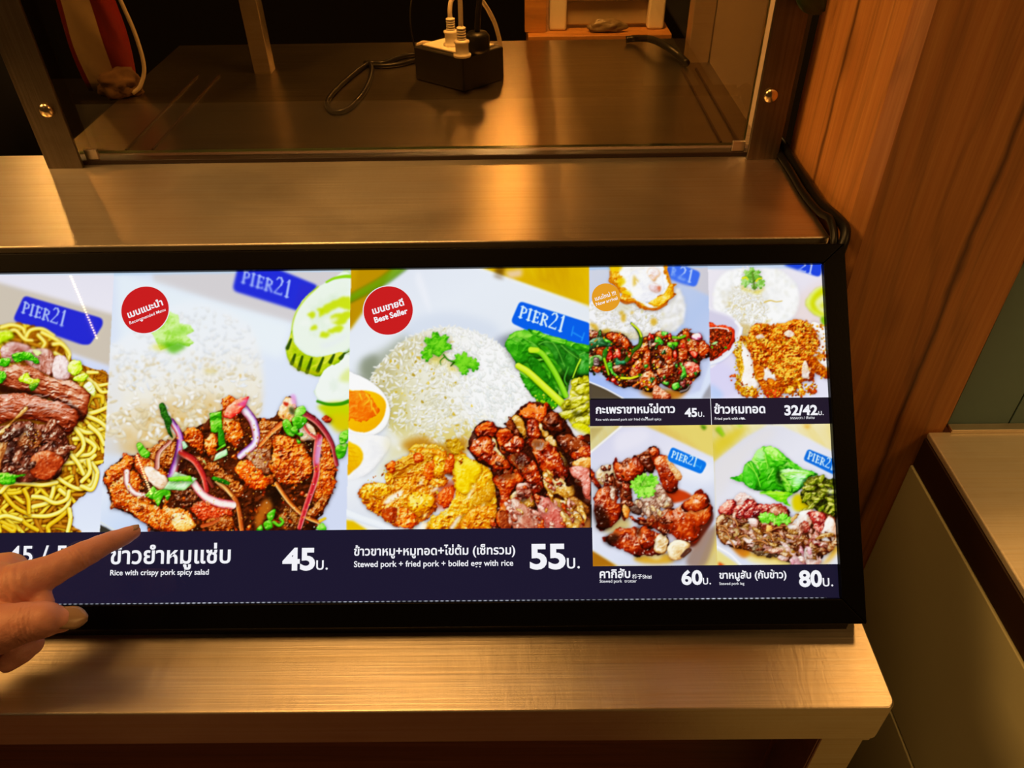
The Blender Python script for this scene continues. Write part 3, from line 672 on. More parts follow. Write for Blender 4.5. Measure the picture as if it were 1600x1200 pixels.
def leafpts(cx, cy, r, ang, lobes=5, teeth=3, sx=1.0, sy=1.0, seed=0):
    """a coriander leaflet outline, as canvas points"""
    rng = np.random.default_rng(seed)
    out = []
    n = lobes*teeth
    for i in range(n*2+1):
        t = -2.3+4.6*i/(n*2)
        lobe = .62+.38*abs(np.cos(t/4.6*lobes*np.pi))**.7
        k = r*lobe*(1.0 if i % 2 == 0 else .88)*rng.uniform(.96, 1.04)
        out.append((np.sin(t)*k*sx, -np.cos(t)*k*sy))
    out.append((0, r*.75))
    ca, sa = np.cos(ang), np.sin(ang)
    o = np.array([(cx+x*ca-y*sa, cy+x*sa+y*ca) for x, y in out])
    o = o/VIEW[2]+np.array(VIEW[:2])
    return (o-np.array([PX0, PY0]))*PS
def coriander(cx, cy, r, ang, cols='1d5a08 3c8f12 6cc427 a8e058', seed=0, sx=1, sy=1, shadow=.3, spec=.15):
    p = leafpts(cx, cy, r, ang, seed=seed, sx=sx, sy=sy)
    blob(p, cols, R=2.4, bump=.32, ns=2.6, seed=seed+3, ridge=True, gam=1.0, spec=spec, shadow=shadow, rough=.2, rscale=2, smooth=False, tint=.5, edge=.25)
    c = np.array([cx, cy])/VIEW[2]+np.array(VIEW[:2]); c = (c-np.array([PX0, PY0]))*PS; R = r/VIEW[2]*PS
    for t in (-1.3, -.65, 0, .65, 1.3):
        a = ang+t; e = c+np.array([np.sin(a), -np.cos(a)])*R*.75
        b = c+np.array([-np.sin(ang), np.cos(ang)])*R*.55
        stroke(np.array([b, (b+e)/2+.3, e]), .9, .4, cols.split()[-1]+' '+cols.split()[-1], shadow=0, a=.45)
def plaque(s, c, rad=3.0, blur=.8, a=1.0):
    """a rounded flat plate printed on the dish rim"""
    p = pts(s); w = window(p, 16)
    if w is None: return
    sy, sx, X, Y = w
    m = gauss(inside(p, X, Y).astype(np.float32), rad*PS)
    m = np.clip((m-.42)*5+.5, 0, 1)
    put((sy, sx), col(c), gauss(m, blur*PS)*a)
def letters(txt, o, ux, uy, c='d8e8ff', blur=.4, w=.15, a=1.0, gap=.16):
    """serif capitals drawn along ux (advance per em) and up uy, in the drawing frame"""
    o = np.array(o, float); ux = np.array(ux, float); uy = np.array(uy, float)
    T, t = .19, .10
    G = {'P': (.62, [((.2, 0), (.2, 1), T), ((.2, .95), (.42, .95), t), ((.42, .95), (.6, .84), .11), ((.6, .84), (.6, .6), .15), ((.6, .6), (.42, .48), .11), ((.42, .48), (.2, .48), t)]),
         'I': (.36, [((.2, 0), (.2, 1), T)]),
         'E': (.6, [((.2, 0), (.2, 1), T), ((.2, .95), (.6, .95), t), ((.2, .5), (.5, .5), t), ((.2, .05), (.62, .05), t), ((.6, .95), (.6, .8), t), ((.62, .05), (.62, .2), t), ((.5, .58), (.5, .42), t)]),
         'R': (.7, [((.2, 0), (.2, 1), T), ((.2, .95), (.42, .95), t), ((.42, .95), (.6, .84), .11), ((.6, .84), (.6, .64), .15), ((.6, .64), (.42, .5), .11), ((.42, .5), (.2, .5), t), ((.38, .5), (.72, .03), .15)]),
         '2': (.72, [((.14, 1.15), (.26, 1.34), .12), ((.26, 1.34), (.48, 1.36), .1), ((.48, 1.36), (.64, 1.14), .16), ((.64, 1.14), (.58, .82), .15), ((.58, .82), (.1, .06), .1), ((.1, .05), (.74, .05), .13), ((.74, .05), (.76, .22), .07)]),
         '1': (.5, [((.34, 0), (.34, 1.36), T), ((.34, 1.34), (.16, 1.16), .08)])}
    x = 0.0
    for ch in txt:
        adv, segs = G[ch]
        segs = list(segs)
        if ch in 'PIER1':
            for sx, yy in ((.2 if ch != '1' else .34, .03), (.2, .97)):
                if ch == '1' and yy > .5: continue
                segs.append(((sx-.16, yy), (sx+.16, yy), t))
        for (p, q, ww) in segs:
            A = o+ux*(x+p[0])+uy*p[1]; B = o+ux*(x+q[0])+uy*q[1]
            A = ((A/VIEW[2]+np.array(VIEW[:2]))-np.array([PX0, PY0]))*PS; B = ((B/VIEW[2]+np.array(VIEW[:2]))-np.array([PX0, PY0]))*PS
            stroke(np.array([A, B]), ww*np.linalg.norm(uy)/VIEW[2]*1.0, ww*np.linalg.norm(uy)/VIEW[2]*1.0, c+' '+c, shadow=0, a=a, blur=max(.4, blur), n=1)
        x += adv+gap
def to_canvas(x, y): return (x-PX0)*PS, (y-PY0)*PS

def shreds(M, n, size, sets, seed, asp=(1.2, 2.6), ang=None, spread=.6, **K):
    """many small torn pieces filling a drawn region"""
    rng = np.random.default_rng(seed)
    for j, (x, y) in enumerate(sample(M, n, rng)):
        r = rng.uniform(*size)*PS*.5; a = rng.uniform(*asp); th = rng.uniform(0, 3.14) if ang is None else ang+rng.normal()*spread; bend = rng.uniform(-.5, .5)
        P = []
        for i in range(9):
            t = 2*np.pi*i/9; q = rng.uniform(.65, 1.2); u = a*np.cos(t)*q; v = np.sin(t)*q+bend*(u/a)**2
            P.append((x+r*(u*np.cos(th)-v*np.sin(th)), y+r*(u*np.sin(th)+v*np.cos(th))))
        kw = dict(R=2.4, bump=.55, ns=2.0, spec=.5, gloss=10, shadow=.5, rough=.5, rscale=2.5, stretch=2, ang=th, edge=.4); kw.update(K)
        blob(np.array(P), sets[rng.integers(len(sets))], seed=seed*50+j, **kw)

def grade():
    """the print's strong colour"""
    global IMG
    lum = (IMG @ np.array([.3, .59, .11], np.float32))[..., None]
    x = np.clip(lum+(IMG-lum)*1.18, 0, 1)
    b = x-gauss(x, 3*PS)
    x = np.clip(x+.10*b, 0, 1)
    IMG[:] = gauss(x*.8+.2*(x*x*(3-2*x)), .65)
def cell(s):
    """clip the drawing to one photograph of the menu"""
    view(0, 0, 1); CLIP[0] = region(s, smooth=False)
def sign(quad, c, o, ux, uy, lc='cfe4ff', blur=.6, txt='PIER21'):
    plaque(quad, c, 3.0, blur)
    letters(txt, o, ux, uy, lc, blur=blur)

def dish_noodles():
    cell('-216,424 179,424 157,832 -220,832')
    view(0, 0, 1)
    flat('-220,420 182,420 182,835 -220,835', 'dfe2f2')
    grad('-220,424 180,424 180,495 -220,380', 'e6e4f0 eceaf4', '0,424', '0,490')
    flat('-220,384 0,442 180,492 178,576 0,512 -220,450', 'ccc3b6', 1, 3)
    flat('-220,430 180,430 180,420 -220,420', 'cfe0f4', .8, .5)
    grad('60,540 180,576 170,832 40,832', 'd3dcf6 d8def4 e4ecfb', '150,560', '100,830', 1, 3)
    flat('-220,470 20,520 20,832 -220,832', 'c9a018', 1, 3)
    view(0, 400, 5)
    sign('190,312 800,490 800,540 700,692 640,690 110,505 112,480', '2b30bd', (165, 440), (76, 25), (20, -84), 'a9b9ee', .9)
    # egg noodles behind the meat
    ycol = '6a3c04 b07c0a dfb21c f7dc4c ffef90'
    M = None
    view(0, 600, 5)
    heap = '-1100,-300 -700,-420 -300,-420 0,-460 180,-470 330,-420 480,-330 540,-230 600,-170 720,-120 850,-60 850,250 830,400 810,600 760,640 740,760 640,880 560,960 560,1100 500,1170 -1100,1170'
    blob(heap, '401c04 6a3808 9a5c10 b8801a', R=10, bump=.4, ns=5, seed=2, spec=.1, shadow=.2, rough=1.2)
    Mh = region(heap)
    rng = np.random.default_rng(5)
    with clipped(Mh):
        for i in range(190):
            if i < 100: x, y = rng.uniform(-1050, 560), rng.uniform(620, 1130)
            elif i < 140: x, y = rng.uniform(480, 820), rng.uniform(-60, 640)
            else: x, y = rng.uniform(-1050, 520), rng.uniform(-450, -230)
            a = rng.uniform(-.9, .9)+(.0 if y > 600 else .9); L = rng.uniform(130, 320); b = rng.uniform(-110, 110); e = rng.uniform(-110, 110); ca, sa = np.cos(a), np.sin(a)
            p = [(x-L*ca, y-L*sa), (x-L*.3*ca-b*sa, y-L*.3*sa+b*ca), (x+L*.35*ca-e*sa, y+L*.35*sa+e*ca), (x+L*ca, y+L*sa+rng.uniform(-70, 70))]
            dk = rng.random()
            cc = ['5a2c06 8a5010 b87a18 d09a30', ycol, '7a5206 c89a10 ecc828 fff07c'][0 if dk < .3 else 1 if dk < .65 else 2]
            stroke(' '.join('%g,%g' % q for q in p), rng.uniform(5, 6.6), rng.uniform(5, 6.6), cc, shadow=.5, spec=.12)
    # bright strands
    Y1, Y2 = '8a6006 d0a010 f2d030 fff088 fffbd0', '7a4c06 c08c10 e4bc24 f6e060'
    for s in ('660,240 760,215 840,180', '680,170 720,100 790,95 800,140', '580,430 660,430 740,490 700,550 560,560', '600,350 690,380 800,350 840,330', '680,250 770,290 820,330',
              '500,620 600,610 700,590 740,560', '580,340 640,420 650,500 600,560', '560,560 610,620 650,700', '670,620 730,690 720,780 620,820 520,780 450,730',
              '640,800 720,820 760,700 720,620', '470,830 540,900 500,980 380,1030 230,1030', '10,820 60,900 130,970 230,1020', '260,960 380,920 420,800 370,790',
              '180,660 215,720 260,780', '10,840 80,780 220,780 330,790 440,770', '190,830 220,900 225,1000', '260,880 340,890 430,930 520,900 540,840',
              '30,1110 100,1150 110,1120 60,1100 0,1070', '160,1040 200,1090 290,1140', '380,1160 380,1110 460,1050 540,980', '540,980 550,1060 530,1150', '-60,1070 40,1030 160,1060', '700,330 770,390 810,470', '690,600 700,690 640,760'):
        stroke(s, 7.4, 6.6, Y1 if len(s) % 2 else Y2, shadow=.65, spec=.25, speccol='fffbe0')
    view(0, 400, 5)
    for s in ('10,560 90,540 170,560 190,600', '200,640 240,580 330,570 420,620', '300,620 350,680 330,720', '330,600 430,650 500,700 530,790', '60,600 120,580 190,650 250,660', '420,690 480,690 540,760 530,830', '430,760 500,800 550,850', '690,960 760,1010 840,1000', '740,1000 790,1060 850,1060', '690,910 760,910'):
        stroke(s, 7, 5, Y1, shadow=.3, spec=.1, blur=.9)
    # pork on the top
    pk = '4a1a10 8a4a34 b87a68 dcb0a4 f6e0da'
    blob('20,700 110,670 200,690 260,740 200,790 90,830 10,790', '6a2a1a a86a5c d0a098 f0dcd8', 7, .5, 3.5, 4, 3, .5, spec=.4)
    blob('190,760 300,720 400,740 440,860 400,940 290,890 200,830', pk, 7, .6, 3, 6, 4, 1.3, spec=.45)
    blob('410,830 450,780 520,800 560,930 500,980 420,940', '8a4a3a c89890 e8d0cc fff0ee', 7, .4, 3, 7, 3, 1.2, spec=.4)
    blob('-420,880 -200,760 30,860 150,840 280,880 400,950 560,980 690,1060 700,1120 640,1300 460,1160 300,1080 120,1040 -60,1000 -400,1040', '260804 5e1c0a 964020 c87c58 eec8b0', 12, .7, 3, 8, 5, .28, spec=.7, shadow=.8)
    flat('0,1000 120,1040 260,1060 380,1110 520,1140 640,1220 640,1290 480,1190 320,1110 180,1095 0,1070', '220604', .85, 2.2, True)
    view(0, 600, 5)
    blob('-420,160 -200,60 0,90 130,72 280,90 350,120 480,140 580,190 620,250 590,340 540,400 500,380 440,330 300,290 130,280 -60,330 -400,420', '240604 5a180a 8e3818 c06c4c eebca8', 13, .75, 3.2, 9, 6, .22, spec=.85, shadow=.85)
    for i in range(26):
        rng = np.random.default_rng(i+40); x, y = rng.uniform(-300, 500), rng.uniform(110, 260)
        stroke('%g,%g %g,%g %g,%g' % (x, y, x+45, y-22+rng.uniform(-8, 8), x+100, y-28), .6, 1.8, 'd8a090 fbe8e2', shadow=.35, a=.65)
    blob('-400,380 0,330 130,290 220,290 300,320 420,300 470,350 520,400 540,470 540,560 490,640 480,700 420,750 330,750 240,770 120,760 -60,700 -400,760', '120302 30100a 5a2414 8a4630 c08870', 16, .8, 5, 11, 1.6, -.6, spec=.9, gloss=14, shadow=.8)
    blob('130,450 200,360 270,340 330,390 310,480 240,510 170,500', '2a0c06 6a2e14 a05a30 d8a070', 8, .7, 2.5, 12, 1.5, -.6, spec=.9)
    blob('250,560 380,520 480,560 495,620 440,690 400,750 320,745 240,700', '4a1206 8a2c10 bc5426 e09060', 10, .4, 3, 14, spec=.7)
    blob('-60,640 0,440 60,380 100,370 60,470 20,600 -10,690', '3a1408 8a4a20 c88a50 f0c890', 5, .6, 2, 15, 4, -1.2, spec=.5)
    blob('-100,420 40,330 150,230 220,170 190,240 120,280 60,340 0,410', '5a2a08 a87030 d8a860 f4dca0', 4, .5, 2, 16, 5, -.7, spec=.5)
    flat('120,500 150,440 210,350 170,340 90,420 60,560 110,690', '140403', .7, 2.5, True)
    flat('400,470 420,450 445,480 420,500', '140403', .8, 1, True)
    shreds(region('-60,400 440,320 540,480 470,640 120,720 -60,680'), 26, (5, 14), ('160503 3c120a 6a2a16 a05c40', '240806 5a1e10 8a4428 c89070', '100302 2a0c06 4a1a0c 8a5038'), 12, (1.3, 2.8), -.5, .6, spec=1)
    glints(region('190,380 320,380 320,480 230,510 190,480'), 40, (.7, 1.8), 3, 'ffb820')
    glints(region('60,420 480,300 540,500 300,560 100,640'), 60, (.6, 2.2), 4, 'f4d8d0', .8)
    glints(region('-300,100 560,160 560,260 -300,330'), 60, (.5, 1.6), 5, 'ffe9e0', .7)
    # spring onion and celery leaf
    g1, g2 = '0d4a06 2a8a0c 5cc41c b8ec70', '6a9a08 a8d414 d8f040 f6ffa8'
    view(0, 400, 5)
    blob('90,790 130,760 220,750 270,780 310,830 250,830 200,810 130,830', g1, 3, .6, 2.5, 21, ridge=True, spec=.3)
    blob('-30,830 20,800 80,800 70,850 10,860', g1, 3, .6, 2.5, 22, ridge=True); blob('-60,900 20,900 45,940 10,990 -60,980', g1, 3, .6, 2.5, 23, ridge=True)
    blob('150,960 210,910 240,950 310,960 290,1000 200,1000', g2, 3, .5, 2.5, 24); blob('230,1010 300,990 290,1030 250,1060', '0d3a06 3a7a10 8ac030', 2, .5, 2.5, 25)
    blob('530,880 560,820 620,820 640,890 580,940', g2, 4, .4, 3, 26); blob('570,960 640,920 690,930 660,980 600,985', g2, 3, .4, 3, 27); blob('650,1020 700,980 750,1040 740,1090 690,1060', 'a8b020 d8e060 f0f4c0 ffffff', 4, .4, 3, 28)
    blob('-60,600 60,580 110,620 60,660 -60,700', g2, 4, .4, 3, 29, blur=1); blob('260,740 310,740 310,770 280,780', 'c8d870 f0f4c0', 2, .3, 3, 30)
    view(0, 600, 5)
    blob('0,700 90,700 210,712 130,730 120,770 40,790 -30,740', g1, 3, .6, 2.5, 31, ridge=True, spec=.3)
    soften('0,520 540,520 560,700 400,760 0,760', .5)
    view(0, 400, 5)
    soften('0,500 560,560 560,760 0,700', .9)

def dish_spicy():
    cell('178,420 550,416 541,829 156,832')
    view(0, 0, 1)
    grad('150,410 560,410 560,840 150,840', 'd9e2f6 e3ecf9 dfe7f8 d4dcf2', '200,430', '480,820')
    flat('236,418 560,414 560,520 454,504 332,470 240,442', 'd3d0d3', 1, 3)
    grad('180,424 240,440 330,470 456,506 440,560 300,520 190,560', 'e8f2fa eef6fb', '200,440', '420,560', .9, 5)
    flat('150,431 560,424 560,410 150,410', 'bcd4ee', .75, .5)
    view(330, 400, 5)
    sign('210,90 460,80 835,235 690,428 180,272 172,250', '2a35c4', (232, 205), (86, 28), (17, -94), 'a8b8f4', 1.0)
    flat('700,210 830,240 760,330 690,420 640,400', '3a30b0', .35, 3)
    # cucumber
    blob('585,730 612,640 640,560 700,640 900,760 1090,640 1095,770 960,865 850,938 740,912 640,862 600,800', '4a7a08 86b010 b4cc24 d8e050', 9, .15, 6, 3, spec=.05, shadow=.12, rough=.2)
    for a, b in (('625,650', '595,720'), ('655,770', '630,840'), ('712,785', '684,885'), ('785,800', '748,908'), ('875,795', '832,898'), ('960,770', '930,830'), ('1090,715', '1010,800')):
        stroke(a+' '+b, 3.4, 6, '1c3408 3a5a10', shadow=0, a=.95, blur=.9)
    flat('600,790 660,850 740,890 840,900 850,938 740,915 640,865', 'b8a814', .55, 2, True)
    blob('648,480 690,380 790,275 920,195 1095,140 1100,690 985,755 870,785 760,778 665,705 632,600', 'a8c890 cfe3c0 e2f0dc eef8ec', 12, .05, 12, 4, spec=.0, shadow=0, rough=.3, lo=.45)
    stroke('835,240 740,330 665,440 632,560 640,660', 3, 2.4, 'd4e470 a8d028', shadow=0, a=.8, blur=1.2)
    stroke('900,205 960,175 1040,160 1095,160', 3, 6, '7cc010 98d818', shadow=0, a=.9, blur=1)
    for s in ('750,470 790,440 820,470 790,495', '775,560 810,545 830,570 800,585', '840,620 880,590 930,610 890,645', '830,420 900,380 960,340 1090,320 1090,420 1000,400 900,450', '930,480 1000,450 1090,430 1090,490 1000,540 930,520', '900,590 990,540 1040,550 1000,590', '860,400 880,450 850,480'):
        flat(s, 'c6dc16', .85, 1.5, True, rough=1.2)
    flat('880,500 990,480 960,520 900,530', 'f4faf0', .8, 2, True); flat('700,510 760,500 780,530 700,545', 'f6fbf4', .7, 2, True); flat('850,690 960,660 1060,600 1040,650 900,720', 'e8eef4', .7, 3, True)
    blob('825,1010 880,905 1000,825 1095,765 1095,1135 960,1150 845,1130 805,1060', 'c4d8c4 dcead8 e8f2e6 f4faf4', 10, .05, 12, 5, spec=0, shadow=.08, lo=.4)
    flat('1000,970 1040,900 1090,880 1090,980', 'd4e470', .6, 3, True)
    view(340, 600, 5)
    flat('790,165 1035,155 1035,340 960,360 880,300 830,230', 'c4d21a', 1, 3, True); flat('870,250 1035,240 1035,350 930,370', 'd8c420', .8, 4, True)
    stroke('780,135 860,158 960,155 1035,130', 4, 6, '2c7a06 4a9a10', shadow=0, blur=1)
    # the cooked rice, out of focus at the back
    view(0, 0, 1)
    heap = '150,560 176,540 210,514 250,486 300,470 350,482 388,508 404,545 411,600 404,650 380,690 300,700 150,700'
    grad(heap, 'eef4fb f2f5f8 f0ecdf dcc08c', '260,480', '290,690', 1, 4, True, noise=.10, nscale=16)
    Mr = region(heap)
    flat('225,640 300,615 340,622 345,660 280,676 240,690', 'c8983e', .32, 7, True)
    flat('160,560 190,570 185,680 150,690', 'e2e4ea', .5, 5, True)
    with clipped(region('160,590 230,560 330,560 400,590 408,650 330,664 290,668 262,686 246,698 205,690 166,684')):
        rice(Mr, 340, 13, 4.4, 'f0ece0 ece4d0 e4d8b8 f8f6f0 eae0c8', 3, 'd0aa5c', 60, None)
    with clipped(region('160,520 240,500 330,480 400,520 408,600 320,600 200,610')):
        rice(Mr, 460, 12, 4.2, 'f2f6fb ecf1f8 f8fafd', 4, 'ece6c8', 26, None)
    view(150, 600, 5)
    with clipped(region('80,260 260,200 640,160 900,160 850,330 640,370 500,500 400,450 260,470 80,420')):
        rice(region('80,260 260,200 640,160 900,160 850,330 640,370 500,500 400,450 260,470 80,420'), 60, 20, 6.5, 'eee4c8 e6d6b0 f6f0e0', 5, 'c8a05a', 30, -.3, .7)
    view(0, 0, 1)
    with clipped(region('166,560 400,560 404,640 320,664 262,684 205,688 166,680')): rice(Mr, 150, 13, 5, 'fbf9f4 f6f3ea fffdf8', 8, 'e0c888', 12)
    soften('150,440 420,440 420,700 150,700', .7); soften('150,440 420,440 420,570 150,590', .9)
    view(150, 400, 5)
    coriander(560, 585, 215, .35, '6cb020 94d048 b4e470 d4f4a8', 3, 1.1, .72, 0, 0)
    flat('490,690 620,670 700,690 680,725 600,760 540,720', '5cae1c', .8, 3, True); flat('570,600 680,560 720,600 600,625', '8cd040', .6, 2.5, True)
    flat('430,700 500,690 560,720 480,740', 'e0dc50', .6, 3, True)
    soften('320,400 800,400 800,800 320,800', .55)
    flat('850,890 940,880 930,920 860,920', 'e2cc78', .6, 3, True)
    # plate rim at the lower left
    view(150, 600, 5)
    flat('-20,430 280,480 420,560 400,700 100,860 -20,760', 'd8deea', .7, 5, True)
    flat('200,470 420,470 480,520 380,560 230,540', 'd8b87c', .75, 5, True)
    grad('20,800 100,810 260,1000 420,1090 520,1160 150,1160 20,1060', 'e2eaf8 c8d8f4', '60,860', '300,1140', 1, 1.5)
    stroke('20,1070 90,1110 180,1160', 1.4, 1.4, 'b8c0a8 f0f4f0', shadow=0); flat('20,1095 80,1120 160,1170 20,1170', '3a3830', 1, .8)
    view(0, 0, 1)
    # dressed crispy pork
    heap = '161,746 176,728 194,713 216,712 230,706 250,692 268,688 286,674 302,668 320,660 346,640 368,640 388,650 405,654 428,652 436,640 452,620 464,636 476,642 500,658 516,684 526,726 522,750 518,770 506,796 496,812 470,832 255,832 228,818 200,802 178,792 169,768'
    blob(heap, '140502 2c0e04 4a1c08 6a2c0e', 12, .5, 6, 3, spec=.1, shadow=.25)
    Mp = region(heap)
    bits(Mp, 420, (1.6, 5), '6a2408 8a3408 a8480c 4a1806 c05c10 341004', 8)
    F1 = '2c0802 7a2203 b43e05 dc6a10 f4a848'; F2 = '3e0e02 9a3004 cc560a ec8c22 ffcc80'; F3 = '200602 561804 8a3608 b8601a e09a50'
    shreds(Mp, 90, (4, 11), (F1, F3, F3, '1c0603 4a1606 7a2c0c b05a20', '3a0804 8a1c06 c03c10 ea7a3c'), 3, (1, 1.9))
    view(150, 600, 5)
    K = dict(bump=.8, ns=2.1, spec=.55, gloss=14, shadow=.7, rough=1.9, rscale=3, tint=.4)
    blob('55,740 130,640 220,565 310,570 300,640 210,730 150,800 100,810', F1, 7, seed=4, **K)
    blob('98,830 180,740 250,690 330,700 350,840 400,900 430,960 350,1010 250,990 150,945', F2, 8, seed=5, **K)
    blob('300,570 360,560 470,620 560,720 530,820 420,780 340,690', F1, 7, seed=6, **K)
    blob('375,655 420,640 480,680 565,745 525,825 430,775', 'b07040 e0b890 f8e4d0 fffaf0', 7, .3, 3, 7, 3, .6, spec=.3, shadow=.2)
    blob('180,930 300,920 430,945 560,960 700,985 785,1080 770,1130 640,1160 500,1140 400,1085 300,1025', F2, 9, seed=8, **K)
    blob('580,1040 680,1010 780,1090 740,1140 640,1150', 'b86010 eeb050 ffe29a fff6d8', 7, .5, 2.5, 9, spec=.7, shadow=0)
    blob('680,400 750,340 832,400 830,530 760,500 700,450', F1, 6, seed=10, **K)
    blob('840,430 930,395 960,520 910,570 850,530', F2, 6, seed=11, **K); blob('980,230 1060,250 1080,400 1020,440 980,360', F1, 6, seed=12, **K)
    blob('690,560 780,560 900,610 1060,720 1060,790 900,700 780,640', F3, 7, seed=13, **K)
    blob('740,950 900,890 1060,930 1060,1040 900,1065 810,1050', '3a0a04 9a2408 d4481c f07a40', 7, seed=14, **K)
    blob('400,510 560,450 660,450 690,560 640,680 500,640 410,560', F3, 7, seed=15, **K)
    blob('640,760 780,780 800,900 700,960 620,900', '1c0803 44180a 7a3a18 a86030', 6, seed=16, **K); blob('860,1060 1060,1040 1060,1150 900,1150', F3, 7, seed=17, **K)
    view(340, 600, 5)
    blob('40,250 130,270 195,350 185,460 140,500 85,440 50,380', F2, 6, seed=20, **K); blob('60,90 140,110 200,170 160,260 90,260 40,240', F1, 6, seed=21, **K)
    blob('310,310 420,285 510,300 490,400 420,470 400,570 300,570 330,430', F3, 7, seed=22, **K)
    blob('230,560 330,500 420,540 410,680 330,690 250,620', '4a1a0c 8a4a28 b88058 dcb490', 6, seed=23, **K)
    blob('480,200 540,105 600,125 612,260 545,300 490,265', 'b06a20 e0a050 f2c888 fff0d8', 6, .3, 3, 24, spec=.3); flat('515,140 555,150 545,175 520,165', 'b82a10', .9, .8, True)
    blob('430,450 500,400 620,440 700,540 742,600 720,720 600,785 480,770 430,690 388,640 430,560', F1, 10, seed=25, **K)
    blob('150,640 230,600 330,680 408,750 400,812 330,842 230,790 170,720', '6a1402 c23c04 ee6c10 ffb84a', 8, seed=26, **K)
    blob('810,420 870,440 912,560 918,700 890,850 800,900 760,950 760,800 790,650', F1, 8, seed=27, **K)
    blob('0,680 100,740 205,800 190,890 120,870 0,800', F3, 7, seed=28, **K); blob('500,1000 640,960 720,1060 640,1140 500,1140', '1c0803 4a1c08 80400f b87830', 7, seed=29, **K)
    blob('780,910 880,860 840,980 760,1060 690,1020', F3, 6, seed=30, **K); blob('640,290 740,330 780,420 720,440 650,440', 'a86030 e0b080 f8e8d0 ffffff', 5, .4, 3, 31, spec=.4)
    flat('390,780 460,800 500,900 440,1000 390,950 380,850', '1a0a04', .85, 3, True); flat('670,450 740,440 745,560 700,540', '180604', .8, 2, True); flat('290,1060 370,900 430,960 360,1060 330,1140', 'c87a28', .8, 2, True)
    view(0, 0, 1); shreds(Mp, 60, (2.5, 6), (F1, F2, F3, '3a0804 8a1c06 c03c10 ea7a3c'), 9, (1, 1.8)); view(340, 600, 5)
    for s, w0, w1, c in (('460,780 560,920 680,1030 790,1080', 7, 6, '6a2406 b85a14 f0a85a ffd8a0'), ('10,770 110,860 160,960 190,1140', 8, 7, '7a2c0a c86420 f4b070'), ('790,420 770,580 770,720 690,960 640,1120', 12, 7, 'f0a890 d84040 a81c28 c83a48 f0b8b0'),
                         ('680,230 790,310 890,460 930,630', 10, 6, '5a0a18 8a1828 b04048 e8a090'), ('210,200 280,300 295,450 180,560', 14, 11, '6a2868 b890c8 f0e8f8 f8f4fa d8b0c0 a04858'), ('330,480 420,380 500,310', 5, 8, 'b04010 e88a40 f8c080'), ('660,290 700,370 760,420', 5, 5, 'a02020 e06050 f8c0b0')):
        stroke(s, w0, w1, c, shadow=.6, spec=.2, speccol='fff4f4', side=True, seed=len(s))
    flat('770,480 800,420 812,440 795,610 760,610', 'd8b0dc', .8, 1, True)
    blob('45,240 110,150 245,100 200,190 110,262', '8a0c0c d02020 f06048 f8b090', 4, .2, 4, 33, spec=.5); flat('150,165 245,100 215,180', 'd050a0', .7, 1)
    flat('570,95 605,85 615,150 600,190', 'e0a8dc', .9, 1.2, True)
    blob('810,270 850,240 895,265 860,305', '5a0c04 a02c10 d06030', 3, .4, 3, 34, spec=.3); 
    bits(region('40,260 200,300 480,330 700,460 900,500 900,850 720,780 480,780 400,820 150,700'), 110, (1, 3), 'f8c050 ffe09a e89020 c85010', 41)
    view(150, 600, 5)
    for s, w0, w1, c in (('590,290 650,390 655,480 630,600 590,720', 9, 14, '4a1048 8a3c90 c8a0d8 f0e0e8 d87880 a83030'), ('240,690 245,780 300,850 375,870', 10, 8, 'b84838 f0dcd4 fffaf4 e8c8c0 a84840'), ('670,540 770,600 840,720 865,830', 11, 8, '6a0a10 a82020 d84838 f0a090'),
                         ('760,770 840,870 950,925 1060,945', 12, 14, 'c04858 f0d0cc fff8f2 f8e8e0 c03c48'), ('475,650 490,540 580,450', 8, 5, '7a2a20 d09080 f4dcd0'), ('880,740 910,800', 7, 5, '5a1a10 a04030'), ('940,760 1000,800 1060,870', 5, 5, 'b06018 f0b060 ffe0a8'), ('830,1110 900,1090 960,1060', 6, 5, 'a03a10 d87840')):
        stroke(s, w0, w1, c, shadow=.6, spec=.2, speccol='fff4f8', side=True, seed=len(s))
    stroke('640,330 662,420 664,520', 4, 4, 'a050a0 d8a8e0', shadow=0, a=.7, blur=.8)
    blob('492,165 530,148 560,220 595,290 580,340 600,420 565,390 540,320 510,240', '06180a 123a0c 245a14 3a7a20', 4, .4, 3, 50, spec=.15, rough=.3)
    G = '17520a 2f8a12 5cbc20 a4e460'; GP = '5aa048 94cc84 c4ecb8 e4fadc'
    for k, (s, c) in enumerate((('318,480 350,458 390,510 422,540 400,580 350,560', G), ('525,825 620,685 700,710 790,740 690,832', GP), ('560,730 740,715 755,760 570,760', '3a9a10 6ccc20 a8ec58'), ('380,870 450,795 480,830 440,905', G), ('440,890 480,830 580,835 560,915 530,870 490,955 470,930', G), ('888,230 980,210 985,350 945,385 900,375', G), ('950,335 995,360 1012,470 960,495', '0f4a08 2a8010 4aa81c'), ('935,520 1010,460 1015,480 940,525', '4ab014 90e048'), ('920,605 935,550 1022,502 1030,552', GP), ('668,450 690,445 720,490 680,515', '5a8a60 a0d0a0 d0f0d0'), ('895,740 920,718 1000,745 1050,770 1040,790 960,770', '103a08 1f6a10 3a9a18'), ('830,600 850,600 865,640', 'a8c070 d8e8a8'))):
        blob(s, c, 3, .35, 4, 60+k, 4, -.5, spec=.25, shadow=.6, rough=.25, smooth=k in (0, 4))
    flat('630,540 700,600 690,680 640,690', '2a0c08', .7, 2, True)
    bits(region('100,760 330,720 560,940 780,1080 500,1120 200,960'), 90, (1, 3), 'ffc860 ffe6b0 e88a20 d05a10', 42)
    glints(region('100,760 330,720 780,1080 500,1120 150,960'), 60, (.8, 1.8), 43, 'fff0b8'); glints(region('640,560 1050,560 1050,1100 700,1000'), 90, (.6, 1.7), 44, 'ffd890')
    view(340, 600, 5)
